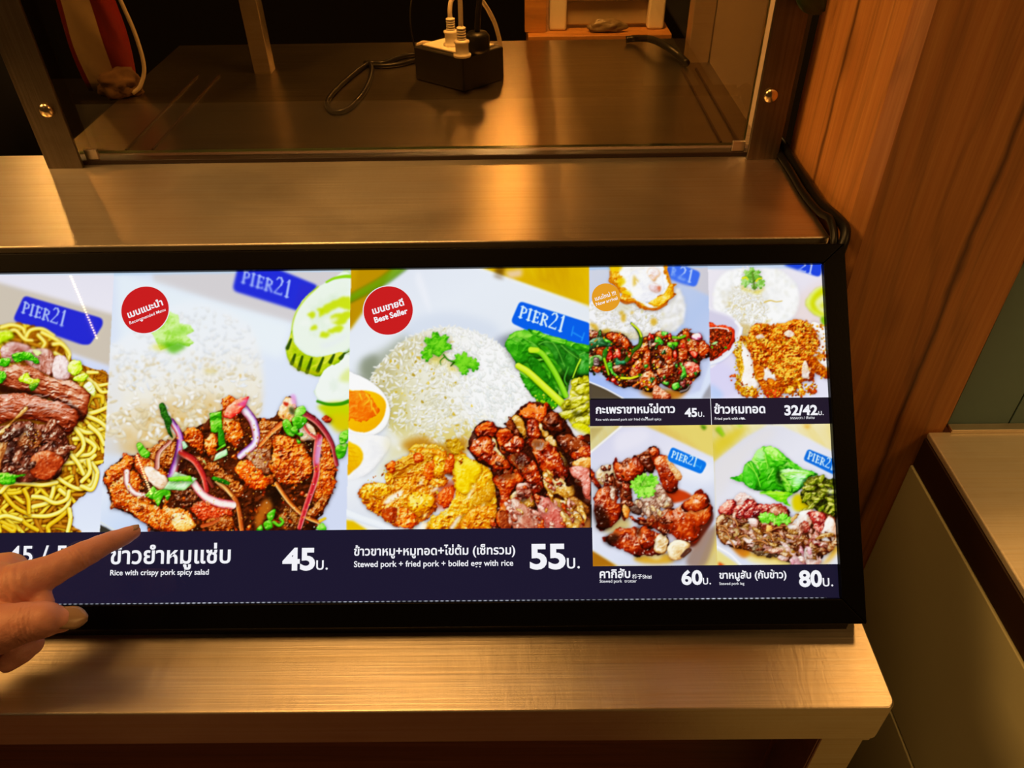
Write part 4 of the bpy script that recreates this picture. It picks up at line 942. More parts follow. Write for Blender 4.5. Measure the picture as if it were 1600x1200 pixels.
    glints(region('430,450 700,540 740,700 600,785 440,690'), 60, (.8, 1.8), 45, 'ffe6a0'); glints(region('800,430 915,560 900,850 640,1140 500,1130 520,1000 760,900'), 130, (.6, 1.6), 46, 'ffc860'); glints(region('40,260 190,380 140,490'), 20, (.8, 1.6), 47); glints(region('0,700 200,820 190,1100 0,1130'), 70, (.6, 1.5), 48, 'ffc860')
    for k, s in enumerate(('508,290 560,285 605,395 560,405 520,360', '612,190 670,172 690,215 640,260 600,260', '580,270 650,250 700,280 650,350 600,345', '575,340 620,330 625,385 580,385', '610,390 670,380 660,410', '615,430 650,450 630,470', '385,1020 450,975 440,1040 410,1080', '360,1090 410,1060 430,1120 380,1140', '300,1140 340,1100 350,1145', '925,490 1015,465 990,560 940,580', '955,390 1025,360 1015,440 960,470', '770,1130 820,1085 850,1140')):
        blob(s, G if k not in (1, 11) else '2f8a12 6ccc30 c0f080', 3, .4, 3, 80+k, 3, .4, spec=.35, shadow=.5, rough=.3)
    view(0, 0, 1); bits(Mp, 230, (1.0, 2.0), 'ffe9b0 fff6d8 ffc860 f8b040', 77, (1, 1.4), .1, .95); view(340, 600, 5)
    stroke('440,1080 480,1105 510,1080 490,1050', 5, 4, G, shadow=.5)
    flat('560,180 600,190 600,240 565,230', '1a2a08', .7, 1, True)
    stroke('800,1070 840,1050', 5, 4, 'c89a10 f0d850', shadow=.2)
    glints(region('600,180 700,260 640,400 520,330'), 10, (1, 2), 49, 'ffffff')

def dish_set():
    cell('549,416 921,413 923,828 541,829')
    view(0, 0, 1)
    grad('540,405 930,405 930,840 540,840', 'e2e7f3 e9eff8 e6ecf4 eef0f0', '560,430', '740,720')
    flat('540,400 630,400 549,513 540,520', 'b8920e', 1, 2); grad('540,400 560,400 549,500 540,500', 'd0a818 b08a10', '545,420', '545,500', .7, 3)
    stroke('540,470 575,452 600,438 630,415', 12, 16, '3a6a08 5c8c10 7aa41c', shadow=0, a=.85, blur=3)
    flat('742,415 930,405 930,482', 'd6b012', 1, 1.5); grad('800,418 930,405 930,482', 'e2c42c caa008 e0bc20', '800,420', '920,470', .7, 3, noise=.3, nscale=12, stretch=4, ang=1.3)
    flat('775,412 790,412 786,436 772,432', '5a3c10', .7, 2.5); flat('788,424 816,420 816,432 796,436', 'ecd0b8', .9, 2.5)
    stroke('742,417 840,452 930,482', 3, 3, 'f6f8fb f6f8fb', shadow=0, a=.6, blur=2)
    flat('540,422 930,416 930,408 540,408', 'b4cfe8', .55, .5)
    flat('560,570 600,545 640,520 640,560 592,600 566,600', '9aa08c', .75, 6, True); flat('566,562 590,556 586,592 568,588', '7c8470', .6, 4, True)
    flat('772,530 790,525 800,545 786,548', '8f93a4', .8, 4, True); flat('640,500 700,488 770,505 770,530 640,530', 'd3dcec', .7, 6, True)
    flat('655,425 668,460 672,490 650,440', 'f6f8ff', .6, 3, True)
    # rice dome
    heap = '580,596 588,576 606,556 626,536 652,522 680,513 710,511 740,518 762,527 782,540 798,554 811,578 822,600 828,614 822,640 790,668 740,694 690,706 640,690 610,672 598,640 588,616'
    grad(heap, 'cfcba4 e6e3cc f4f4ee fafafa', '590,600', '760,600', 1, .8, True, noise=.15, nscale=12)
    Mr = region(heap, rough=1.2)
    flat('600,610 625,600 640,680 610,672', 'c8bc6a', .6, 6, True); flat('668,676 720,660 760,648 740,694 690,706', 'd6c26a', .75, 6, True)
    with clipped(Mr):
        flat('580,596 606,556 652,522 660,540 620,580 600,620', 'bcb48a', .55, 6, True)
        L = region('575,600 606,556 652,522 690,510 720,560 735,640 745,690 690,706 600,670')
        rice(L, 620, 11.5, 3.6, 'f6f6f0 eeeee4 fbfbf8 e6e4d0 f2f0dc', 3, 'cfbe6c', 170, None)
        Rr = region('690,510 760,520 811,578 828,614 800,650 745,690 720,600')
        flat('720,540 790,560 815,610 780,650 735,650', 'fcfdfd', .8, 10, True)
        rice(Rr, 420, 11, 3.4, 'fdfdfd f6f8f6 f0f4f4 ffffff', 4, 'e6e6cc', 50, .9, .6)
        bits(region('590,570 700,560 740,660 690,700 600,670'), 34, (2, 4.5), 'd8b83a c8a82c dcc460', 5, (1, 2), 0, .75)
    rng = np.random.default_rng(9)
    e = spline(pts(heap), True, 6)
    for (x, y) in e[::2]:
        bit(x+rng.normal()*1.5, y+rng.normal()*1.5, 5.5*PS*.5*1.7, 2.4, rng.uniform(0, 3.1), col('f4f4ee'), .8, .1)
    view(540, 400, 5)
    flat('640,790 760,770 800,810 700,850', 'd6c84a', .6, 4, True); flat('800,850 870,880 900,900 820,890', 'd6c030', .7, 3, True)
    LV = '145208 2a8410 4fae1c 86d63c'
    coriander(715, 700, 122, -.15, LV, 5, 1.0, .95, .5, .1); coriander(640, 770, 60, -1.2, LV, 8, 1, 1, .3, .1)
    coriander(915, 830, 92, .25, LV, 6, 1.0, .95, .5, .1); coriander(1000, 850, 62, 1.4, LV, 7, 1, .8, .3, .1); coriander(925, 890, 50, 2.7, LV, 9, .8, 1, .3, .1)
    stroke('765,770 800,810 850,830', 2.4, 2, '1f5a0a 4a9a18', shadow=.4); stroke('770,790 740,820 745,850', 1.6, 1, '1f5a0a 3a8a14', shadow=.3); stroke('850,830 830,850 820,860', 2, 1.4, '1a3a0a 2a5a10', shadow=.3)
    # halved eggs
    view(540, 600, 5)
    blob('-20,-70 80,-75 190,-20 290,60 345,180 330,300 260,380 140,420 -20,410', 'c0bca8 e4e4de f6f6f4 ffffff', 10, .04, 10, 11, spec=.1, shadow=.25, rough=.2, lo=.4)
    grad('10,66 60,52 170,52 260,80 312,140 310,220 280,290 220,350 130,378 10,320', 'f6c820 ecb00c', '60,60', '250,330', 1, .7, True, noise=.2, nscale=4)
    blob('10,80 110,62 170,70 235,150 255,210 190,280 120,300 60,280 10,290', 'b84408 dc6410 ea7a18 f09a2c', 5, .3, 3, 12, spec=.12, shadow=0, rough=1.5, lo=.3)
    for s in ('110,80 125,120', '160,80 185,120 150,160', '200,130 205,200', '215,190 240,240'): stroke(s, 3.5, 2, 'e8a818 fcd850', shadow=0, a=.8, blur=.8)
    stroke('330,180 300,300 220,370', 3, 2, 'ffffff ffffff', shadow=0, a=.6, blur=1.2)
    blob('-20,395 130,405 250,400 360,420 330,520 260,620 150,715 -20,735', 'c4c2bc dcdcde f0f0f2 fafafa', 9, .15, 8, 13, spec=.2, shadow=.15, lo=.45)
    grad('0,462 60,465 115,500 138,560 120,620 70,670 0,705', 'f4cc28 e4aa10', '60,480', '70,690', 1, .8, True, noise=.4, nscale=3, stretch=3, ang=.9)
    for s in ('20,520 80,540', '20,560 100,570', '25,600 90,600', '20,500 70,500'): stroke(s, 1.2, 1, 'c88a10 d89a18', shadow=0, a=.6, blur=.8)
    flat('330,400 460,360 560,400 560,480 440,560 330,520', 'e2d9a8', .75, 7, True); flat('250,700 330,560 440,470 480,520 360,620 280,740', 'e0dcb4', .8, 5, True)
    flat('340,380 420,430 410,500 340,460', 'f2f4f4', .7, 4, True); flat('400,490 430,500 420,520', 'ffffff', .9, 1, True)
    grad('-20,730 130,720 180,1000 300,1060 460,1140 -20,1010', 'f2f4f8 dfe4ee', '60,760', '150,1050', .9, 4)
    stroke('-10,1000 120,1050 300,1110 420,1160', 12, 9, 'cdd5e6 eaf0f8 f6fafd', shadow=0, blur=1.5); flat('-20,1060 60,1070 200,1160 -20,1170', 'e0bc14', 1, 1)
    # battered pork
    B = '7a3402 b86408 e09614 f6c428 ffea88'; B2 = '6a2002 a84806 d0760e ecA020 fcd868'.lower(); BO = '781802 b43a04 dc600c f09028'
    K = dict(bump=.7, ns=3.2, spec=.5, gloss=16, rough=1.8, rscale=3)
    flat('440,470 600,410 720,470 820,470 900,420 960,460 840,640 560,560', 'b87a10', .8, 4, True)
    blob('480,520 560,470 700,480 800,520 760,580 600,560', '9a6208 cc9418 e8b83a f8dc7a', 6, seed=20, shadow=.3, **K)
    blob('108,840 190,765 320,785 318,650 350,620 400,610 500,540 620,500 760,530 812,600 785,700 808,770 720,810 705,930 690,1010 600,1070 480,1125 380,1100 290,1045 180,975 125,910', B2, 14, seed=21, shadow=.6, **K)
    blob('340,640 500,560 620,530 700,560 620,620 520,660 400,730 350,720', '8a4006 b86a10 d89a24 f0c050', 6, seed=22, shadow=.2, bump=.9, ns=2.5, stretch=4, ang=-.55, spec=.3, ridge=True)
    blob('620,640 700,590 730,640 700,720 640,760', BO, 6, seed=23, shadow=0, **K); blob('520,545 600,535 610,590 540,610', BO, 5, seed=24, shadow=0, **K); blob('690,570 780,580 780,690 700,740', B, 6, seed=25, shadow=.1, **K)
    blob('640,770 700,740 790,760 750,800 660,800', B2, 5, seed=26, shadow=.4, **K)
    blob('120,840 200,770 340,790 360,860 250,880 150,900', B, 7, seed=27, shadow=.2, **K); blob('310,700 370,700 370,770 330,790', B, 5, seed=28, shadow=.2, **K); blob('330,620 400,605 390,680 340,690', BO, 5, seed=47, shadow=.3, **K)
    blob('480,860 600,850 690,880 700,930 620,1010 560,1060 500,960', B, 9, seed=29, shadow=.1, bump=.4, ns=4, spec=.4, rough=1.5)
    blob('380,1000 440,970 520,1000 560,1080 480,1125 390,1090', '8a1c02 cc4c06 ee8a20 ffcc6a', 6, seed=30, shadow=.4, **K); blob('290,990 380,960 390,1080 300,1050', '6a1402 a83a06 cc5c10', 6, seed=31, shadow=.3, **K)
    flat('700,900 740,820 800,770 850,750 840,860 800,960 720,960', 'a82a04', .85, 4, True); blob('720,850 800,800 850,800 830,940 740,960', '7a1602 b83604 dc5c10 f09040', 7, seed=32, shadow=0, **K)
    view(0, 0, 1)
    blob('704,724 712,708 724,712 740,722 752,724 758,722 764,730 771,736 779,756 783,780 782,800 777,812 782,830 668,830 674,808 690,800 704,788 712,770 708,750', B, 14, seed=33, shadow=.6, bump=.55, ns=4, spec=.4, gloss=18, rough=1.6)
    view(540, 600, 5)
    blob('850,620 920,560 1040,630 1070,690 1010,760 940,880 870,820 860,700', 'a86a02 dcaa0c f4d01c ffe860', 9, seed=34, shadow=.1, bump=.25, ns=5, spec=.3, rough=1.4)
    blob('860,560 900,530 920,600 890,620', B, 4, seed=35, shadow=.3, **K); blob('670,1080 760,1020 870,980 1000,960 960,1010 880,1060 830,1140 660,1150', B, 8, seed=36, shadow=.5, **K)
    blob('980,930 1060,820 1130,760 1170,800 1130,900 1060,960', '9a5a02 cc8c10 e8b028', 6, seed=37, shadow=.3, **K); blob('960,990 1080,950 1200,1010 1180,1140 900,1150', B2, 9, seed=38, shadow=.2, **K)
    blob('800,450 870,440 920,500 860,560 820,530', '8a5a08 c09018 e0b838', 5, seed=39, shadow=.2, **K); blob('790,560 850,560 840,690 790,700', BO, 5, seed=40, shadow=.3, **K)
    for s, a in (('300,920 370,860 440,825 440,860 380,920 320,940', .95), ('660,840 710,800 720,820 680,850', .9), ('590,1090 640,1085 620,1140 585,1140', .95), ('820,1130 860,1050 905,1020 890,1060 840,1140', .9), ('945,900 985,820 1015,760 1000,830 965,900', .85), ('570,780 605,730 600,790', .85), ('400,1040 450,1060 400,1050', .7), ('1050,970 1090,920 1080,960', .8), ('600,1030 650,1010 630,1040', .6)):
        flat(s, 'fff8e8', a, 1, True, rough=.6)
    glints(region('150,800 700,560 700,1050 400,1100'), 90, (.8, 2.2), 50, 'fff0a0', .8); glints(region('870,640 1150,800 1150,1120 700,1120'), 80, (.8, 2.2), 51, 'fff4a0', .8)
    flat('780,690 830,700 840,720 800,720', '4a1c04', .7, 1.5, True)
    bits(region('120,800 380,620 760,520 800,760 700,1000 400,1100 150,950'), 150, (1, 3), 'ffd850 d87a10 b85a08 f8b828', 52)
    # greens
    view(730, 400, 5)
    GG = '0a3406 17620c 2c8a14 58b428 98dc58'
    flat('290,640 420,600 460,640 400,900', '4a5a50', .5, 4, True)
    blob('298,665 380,592 470,575 620,612 760,655 960,705 960,930 830,965 790,1020 770,1110 660,1190 600,1190 540,1110 500,1080 430,950 380,830 330,750', GG, 8, .45, 9, 60, 2.5, .6, spec=.15, shadow=.3, rough=.8)
    blob('300,690 340,640 420,640 560,700 600,800 520,800 420,850 360,800', '0c3a08 1f7410 3a9a1a 6cc43c', 7, .4, 6, 61, 2, .6, spec=.15, shadow=.2); blob('560,690 640,650 760,665 880,800 820,960 720,860 640,720', '0a3008 145210 26781a 4a9a34', 7, .4, 6, 62, 3, 1, spec=.1, shadow=.3)
    blob('740,660 960,710 960,920 870,930 890,800 800,730', '0c3a0a 1e6a16 36902a 62b450', 7, .4, 6, 63, 3, 1, spec=.15, shadow=.3); blob('410,940 520,1000 620,1080 700,1160 640,1200 500,1080', '0f4a08 2a8412 4aac24', 6, .4, 5, 64, spec=.1, shadow=.2)
    blob('470,820 540,800 640,960 720,1080 660,1080 560,980', '0a3a06 1a6a0e 2f8a18', 5, .4, 5, 65, spec=.1, shadow=.3)
    for s in ('560,690 610,670 700,680', '730,690 780,740 880,810', '440,640 520,690 560,720', '880,770 960,730', '360,650 380,640 440,690', '640,650 700,720 760,860'): stroke(s, 1.8, 1.2, '5cae30 8cd060', shadow=.3, a=.8, blur=.7)
    flat('700,920 780,900 800,1000 760,1060', '082004', .7, 4, True); flat('840,930 960,930 960,970 860,970', '0e1404', .8, 3, True)
    stroke('500,730 580,760 660,870 720,980 770,1090', 9, 9, '2a7a0c 5cae18 8ad02c b4e858', shadow=.5, spec=.1, n=10); stroke('500,735 545,735', 9, 8, 'a0d820 d8f050', shadow=0, blur=1)
    stroke('400,860 480,910 600,1020 740,1150', 10, 12, '6a9a08 a4cc18 d0e838 ecf880', shadow=.5, spec=.15)
    stroke('885,810 860,860 825,950', 3, 2, '8ac020 c8ec50', shadow=.3); stroke('790,870 760,960 780,1010', 3, 2, '2a7a18 5aa840', shadow=.3)
    bits(region('510,1080 620,1080 700,1170 600,1200'), 30, (2, 4), 'a8d820 5cb018 d0ec50', 66)
    # pickled mustard
    MU = '4a4604 86820c b8b21c dcd84a f4f0a0'
    view(730, 400, 5)
    blob('740,1180 760,1130 800,1100 820,980 880,950 960,960 960,1210 900,1400 780,1260', MU, 8, .8, 6, 70, 2, 1.2, spec=.4, shadow=.5, rough=1)
    view(720, 600, 5)
    for k, s in enumerate(('880,30 940,0 1010,0 1010,60 930,80', '780,170 860,130 960,90 1010,110 960,150 850,200', '750,240 790,220 880,200 980,150 1000,190 900,240 800,285', '880,280 960,250 1005,260 1005,330 940,330', '860,330 940,300 1005,340 1005,410 920,370', '820,130 850,120 860,170 820,190')):
        blob(s, MU if k != 4 else 'a09808 d4d014 ece838', 5, .6, 3.5, 71+k, 2.5, -.5, spec=.5, shadow=.6)
    flat('870,210 960,230 900,260', '2a2a04', .7, 2, True)
    flat('830,350 900,420 1005,440 1005,400 900,350', 'f4f0ec', .9, 2.5, True)
    # stewed leg, chopped
    view(720, 600, 5)
    blob('60,500 110,340 200,290 280,340 360,330 420,240 520,150 680,150 720,200 800,270 900,420 1015,440 1015,1140 290,1140 280,1000 250,700 120,600', '120302 220804 381006 541c0a', 10, .4, 6, 80, spec=.2, shadow=.4)
    S1 = '0e0202 340803 661203 982404 c04a10 ea9450'; S2 = '200502 641003 9c2604 c84a0c ec8a38'; S3 = '0a0202 1e0603 3c0e05 621c06 964418'
    PKM = '4a140c 8c3c2a b86a54 dca48c f8dccc'; FAT = '5a2a04 9a5c10 cc9030 ecc070 fff0c8'
    K = dict(bump=.36, ns=3.6, gloss=10, shadow=.55, rough=1.7, rscale=4, speccol='ffe0cc', sthr=.42, tint=.5)
    Ms = region('60,500 110,340 200,290 280,340 360,330 420,240 520,150 680,150 720,200 800,270 900,420 1015,440 1015,1140 290,1140 280,1000 250,700 120,600')
    shreds(Ms, 70, (5, 13), (S1, S3, S3, S2), 7, (1.2, 2.4), .9, .5, spec=.8)
    blob('110,350 190,295 250,310 275,360 240,420 190,400 130,420', S2, 6, seed=81, spec=.6, **K)
    blob('240,420 280,440 300,520 350,580 310,590 250,530', FAT, 4, .3, 3, 98, spec=.3)
    blob('60,500 130,430 200,400 245,440 260,520 330,580 400,640 390,680 260,665 240,640 120,570', S1, 9, seed=82, spec=1, stretch=1.6, ang=-.7, **K)
    blob('400,270 440,240 500,330 510,400 490,420 430,330', FAT, 5, .3, 3, 83, spec=.3)
    blob('275,400 340,345 420,370 400,440 340,480 295,470', S2, 6, seed=84, spec=.7, **K); blob('330,310 390,290 440,360 480,420 430,410 370,350', S3, 5, seed=85, spec=.7, **K)
    blob('330,490 400,420 480,410 508,470 460,520 390,550', S1, 7, seed=86, spec=.9, **K)
    blob('450,220 530,155 600,170 670,150 665,240 620,300 580,270 540,260 500,270', S2, 8, seed=87, spec=.7, **K)
    blob('510,280 560,260 610,310 620,400 640,430 590,440 540,420 520,340', S1, 7, seed=88, spec=1, **K)
    blob('610,300 660,350 690,410 640,410', FAT, 4, .3, 3, 89, spec=.2); blob('660,430 720,410 750,490 700,480', FAT, 4, .3, 3, 99, spec=.2)
    blob('520,430 600,420 690,460 780,560 830,660 855,740 830,765 720,715 650,690 600,600 560,510', S1, 12, seed=90, spec=1.1, stretch=1.8, ang=.9, **K)
    blob('360,570 440,530 530,560 600,650 640,760 620,850 560,890 510,790 430,660', S1, 10, seed=91, spec=1, stretch=1.5, ang=.9, **K)
    flat('380,560 440,530 520,570 500,680 430,640', '120404', .55, 4, True); flat('545,440 640,440 660,500 560,500', '180505', .5, 4, True)
    blob('640,300 700,205 790,270 830,350 800,380 720,400 660,370', S3, 9, seed=92, spec=.6, **K); blob('720,410 820,390 900,430 1010,445 1010,570 900,590 800,510', S3, 9, seed=93, spec=.8, **K)
    blob('860,540 1010,470 1010,590 900,600', S1, 7, seed=94, spec=.9, **K); blob('870,610 1010,570 1010,660 930,650', 'a04a10 d88a30 f4c070 ffe8b8', 5, .4, 3, 95, spec=.4)
    blob('770,530 830,610 820,640 790,580', FAT, 3, .3, 3, 100, spec=.2)
    blob('255,720 440,695 490,750 410,830 380,900 375,1000 410,1140 320,1140 290,1010 310,880 280,790', S2, 9, seed=96, spec=.6, **K); flat('270,700 400,690 420,730 290,750', '3a0d04', .6, 3, True)
    blob('380,900 430,830 520,800 560,880 570,960 480,960', FAT, 6, .5, 3, 97, spec=.4); blob('440,790 520,770 550,850 520,900 450,880', PKM, 5, .5, 3, 101, spec=.5)
    flat('430,880 500,850 520,900 470,930', '2a0a06', .6, 2, True)
    blob('370,960 420,890 500,940 560,1010 600,1140 420,1140', PKM, 9, .45, 3.2, 102, 3, 1, spec=.5, shadow=.5)
    blob('585,880 690,890 780,960 815,1030 810,1140 650,1140 610,1010', '5a1410 a84034 d4786a f0b0a0', 10, .5, 3.2, 103, 3, 1, spec=.55, shadow=.5); blob('560,1000 610,1000 640,1140 590,1140', PKM, 5, .5, 3, 104, spec=.4)
    blob('635,690 700,700 740,760 800,720 830,800 880,790 890,870 850,900 760,860 690,860 650,790', FAT, 7, .7, 2.6, 105, 3, .8, spec=.45, shadow=.5)
    blob('700,890 850,920 910,1010 950,1100 900,1140 830,1130 800,1000', FAT, 7, .6, 2.6, 106, 3, .9, spec=.4, shadow=.5); blob('840,920 900,880 1000,970 990,1020 920,1030', '3a1206 7a3c10 b8742c e0a860', 6, .5, 3, 107, spec=.3, shadow=.6)
    blob('850,650 920,640 1000,670 1012,760 1012,900 960,870 940,760 880,730', '7a2c20 b85a48 e09080 f8c8bc', 8, .5, 3, 108, 2, 1, spec=.55, shadow=.6); blob('300,1000 350,1010 380,1140 320,1140', '4a1408 8a3414 b8602c', 5, .5, 3, 109, spec=.4)
    flat('860,750 930,760 960,900 1000,950 900,880', '1c0806', .75, 3, True); flat('940,1090 1012,1050 1012,1150 930,1150', 'b87c40', .9, 3, True)
    flat('790,560 850,590 850,650 810,640', '180604', .7, 2, True)
    shreds(region('370,900 560,870 700,880 900,900 950,1100 780,1140 400,1140'), 46, (3, 9), (PKM, PKM, FAT, 'a85a48 dc9c88 f8d8cc', S2), 8, (1.5, 3.2), 1.0, .35, spec=.6); shreds(region('640,690 890,780 980,980 880,1100 700,900'), 26, (3, 8), (FAT, FAT, PKM, S2), 9, (1.6, 3.4), .9, .3); shreds(region('60,420 400,420 640,700 840,700 640,880 380,900 250,680'), 22, (3, 7), (S1, S3, S2), 10, (1.3, 2.4), .8, .4, spec=.9)
    for s, n, sd in (('100,420 260,480 360,600 180,580', 40, 1), ('600,560 760,560 830,700 700,690', 55, 2), ('380,560 560,580 620,820 540,820', 40, 3), ('520,160 650,170 600,290', 22, 4), ('720,420 1000,460 1000,580 800,500', 34, 5), ('380,900 600,980 790,1000 790,1120 420,1120', 60, 6), ('660,700 880,800 920,1080 700,900', 40, 7)):
        glints(region(s), n, (.6, 1.9), 120+sd, 'ffe8da', .9)
    # plate name
    view(730, 400, 5)
    sign('412,355 960,528 960,700 760,660 620,605 470,578 345,520 350,500', '0c62d6', (398, 476), (79, 27), (22, -86), 'd6ecff', .5)
    for a, b in (('815,620', '830,550'), ('830,600', '900,640'), ('895,660', '915,600')): stroke(a+' '+b, 2.2, 1.6, '3c9cf0 4cacf4', shadow=0, a=.7, blur=1)
    blob('470,577 560,590 620,612 760,655 960,705 960,760 760,700 560,640', GG, 6, .45, 6, 66, 2.5, .3, spec=.15, shadow=0, rough=.8)
    stroke('450,590 620,640 760,670', 1.5, 1.5, '4a9a24 6cb840', shadow=.0, a=.6)

def dish_basil():
    cell('921,413 1106,411 1111,623 921,623')
    view(0, 0, 1)
    grad('915,405 1115,405 1115,625 915,625', 'd0d4e2 c4cee8 b8c8ea c8d0ec', '930,430', '1100,590')
    flat('1048,414 1115,410 1115,466 1086,452 1052,440', 'd0ccd2', .9, 2); flat('915,422 1115,418 1115,405 915,405', 'a8c4e8', .7, .5)
    view(910, 400, 7.619)
    plaque('1000,130 1180,110 1405,195 1350,368 1180,325 1040,270', '4a72e0', 3, .9)
    letters('21', (1130, 262), (115, 40), (22, -105), 'b8ccf8', .9); letters('R', (1050, 225), (70, 24), (18, -90), '90aef2', 1.2)
    # rice with a fried egg on top
    heap = '70,640 90,560 330,380 700,380 1000,340 1140,390 1190,480 1225,620 1210,760 1130,870 980,920 840,960 560,980 240,960 60,900'
    blob(heap, 'b8bccc dcdfe8 eeeef2 f8f8fa', 12, .06, 8, 3, spec=0, shadow=.1, rough=.4, lo=.55, tint=.1)
    M = region(heap)
    rice(M, 520, 7.6, 2.6, 'f0f0f2 e8e8ee f8f8f8 eceae4', 4, 'd2c88e', 40)
    for s in ('90,800 170,820 190,900 120,860', '440,660 490,650 480,700 440,690', '580,660 610,660 600,690 575,690', '810,760 870,740 890,800 830,830', '240,880 330,870 300,930 230,930', '470,690 520,700 500,790 460,760'):
        flat(s, 'd0a424', .75, 1.2, True)
    flat('60,880 240,900 420,900 560,980 60,980', 'b89c3c', .7, 3, True); flat('330,560 500,560 620,620 500,660 340,620', 'c8c49c', .5, 3, True); flat('560,920 760,900 840,960 600,1000', 'c8bc8c', .5, 3, True)
    soften('1000,300 1260,300 1260,980 960,980', 1.6)
    blob('320,60 560,60 990,60 1010,200 1050,330 1110,340 1090,380 1080,430 1095,470 1030,540 960,590 890,635 770,640 680,610 600,560 500,560 440,520 480,470 430,430 380,350 325,300 340,220', '8a3e06 c87410 eaa824 f8d868', 6, .6, 4, 5, spec=.35, shadow=.45, rough=1.0)
    blob('440,110 560,60 940,60 960,150 1000,260 1040,350 1010,430 900,500 900,590 790,620 700,570 590,500 560,420 440,380 470,300', 'c8b878 ecdc9c f4f2ec ffffff', 7, .3, 5, 6, spec=.2, shadow=.05, rough=1.6, lo=.4)
    blob('560,240 650,170 900,130 960,260 960,420 850,500 780,560 700,540 590,470 560,380', 'b8bcd0 dcdfea f0f0f6 ffffff', 7, .3, 5, 7, spec=.3, shadow=0, lo=.45)
    flat('420,270 490,260 510,320 440,370 420,340', 'e8c818', .85, 1.5, True); flat('330,60 480,60 470,150 420,190 340,190', 'ecc818', .8, 1.5, True); flat('590,230 650,280 680,300 600,360', 'd8b038', .7, 1.5, True, rough=1); flat('480,410 560,420 590,480 500,460', 'f0d020', .75, 1.5, True)
    blob('780,180 860,150 930,200 900,250 860,310 820,260', 'c08850 e8b888 f0dcd8 ffffff', 4, .3, 4, 8, spec=.4, shadow=0, blur=1); blob('800,350 880,330 930,390 900,430 830,410', 'b88060 d8b0a8 f0e0e4', 4, .2, 4, 9, spec=.4, shadow=0, blur=1); flat('890,370 930,360 920,420', 'c84810', .7, 1.5, True)
    blob('880,500 960,460 1060,380 1090,460 1010,540 900,600 790,570', 'a86008 dc9c14 f4c838 ffe888', 4, .6, 3, 10, spec=.3, shadow=0)
    stroke('440,520 520,560 620,545 700,600 800,630 890,630 1000,570', 4, 4, '8a3a04 c86c10', shadow=0, a=.8, blur=.8, tint=.5); stroke('335,190 345,280 400,350 450,430', 4, 4, '9a4e08 d88a18', shadow=0, a=.7, blur=.8, tint=.5); stroke('960,100 1020,220 1050,330', 3, 3, 'b86408 e89c20', shadow=0, a=.7, blur=.8)
    for s in ('760,230 800,190 860,180', '790,310 850,340 940,350', '640,300 700,400 690,470', '900,260 950,330 940,420'): stroke(s, 2, 1, 'ffffff ffffff', shadow=0, a=.7, blur=1)
    # stir-fried pork with basil
    view(910, 500, 7.057)
    grad('60,540 400,740 640,800 1000,880 1300,780 1420,420 1420,900 60,900', 'a8bcf0 c8d4f6 dbe4f8', '200,640', '1300,700', 1, 1.2)
    flat('60,680 260,760 460,870 60,870', '5a5040', 1, .8); stroke('60,675 260,760 460,870', 2, 2, 'e8eaf0 f8f8fc', shadow=0); flat('1310,870 1360,780 1420,690 1420,870', 'a0a0a8', 1, 1)
    flat('640,780 800,870 1060,870 1180,720 1000,760', 'b87418', .9, 2.5, True)
    heap = '50,170 130,125 230,160 330,125 430,150 540,240 560,290 640,270 700,180 800,150 900,130 990,190 1090,130 1130,100 1200,130 1320,190 1330,240 1420,290 1420,380 1300,470 1290,600 1180,700 1180,740 1080,790 980,760 860,700 830,740 760,790 640,770 560,730 430,740 330,680 270,650 200,560 60,550'
    blob(heap, '0e0503 2a0c05 4a1608 7a300c', 9, .7, 4, 20, spec=.4, shadow=.35)
    Mb = region(heap)
    bits(Mb, 330, (1.2, 4), '8a2408 b83c0c d85c14 5a1406 e88a28 3a0c04 a82010', 21); bits(region('60,200 420,200 500,600 300,650 60,540'), 110, (1.4, 4), '1a3a10 2f6a18 0f2408 143010 4a8a20', 22)
    R1 = '220502 641405 a0320a d06a24 f4b880'; R2 = '2c0802 861f05 c0460c ea8636'; R3 = '180503 4c180c 843a20 bc7858 ecc4ac'; RED = '4a0303 9c0f06 d02412 f06040'
    shreds(Mb, 85, (4, 10), (R1, R3, R2, RED, '0c0404 2a0e0a 5a2a1c'), 3, (1, 2.4), spec=.8)
    K = dict(bump=.55, ns=2.0, gloss=11, shadow=.6, rough=1.2, sthr=.35, tint=.4)
    for k, (s, c) in enumerate((('60,180 130,125 225,165 210,200 80,215', R3), ('280,150 400,140 480,200 545,310 480,330 400,250 290,220', R2), ('150,330 200,300 250,330 210,390 150,370', R2), ('260,400 320,340 330,440 270,460', RED), ('330,500 440,500 430,570 340,560', R3),
                                ('560,320 640,280 720,250 750,300 640,400 560,430', R1), ('660,440 680,330 740,320 755,430 750,560 700,560', R2), ('560,470 640,430 650,560 600,650 540,640', R1), ('640,620 750,560 830,690 760,740 650,740', R1), ('840,330 900,290 990,340 1000,450 990,500 910,460', R1), ('830,590 850,520 980,500 1000,600 900,650', R1), ('760,430 830,460 900,500 830,540 770,500', R1),
                                ('1060,440 1100,210 1150,230 1160,360 1170,450', R2), ('1100,130 1160,110 1200,180 1190,260 1140,220', R2), ('1150,240 1230,210 1290,290 1280,370 1170,340', R1), ('1290,240 1340,230 1400,310 1340,420 1290,380', R2), ('1110,490 1200,460 1290,500 1280,600 1200,650 1120,560', '4a0a08 a02018 d84c38 f8a890'), ('800,130 880,140 930,200 880,220 810,190', R1), ('420,700 330,650 300,640 360,690', RED), ('800,720 900,780 970,850 960,870 790,870', '4a1408 a04020 d07850 f0c0a0'))):
        blob(s, c, 5, seed=30+k, spec=.8, **K)
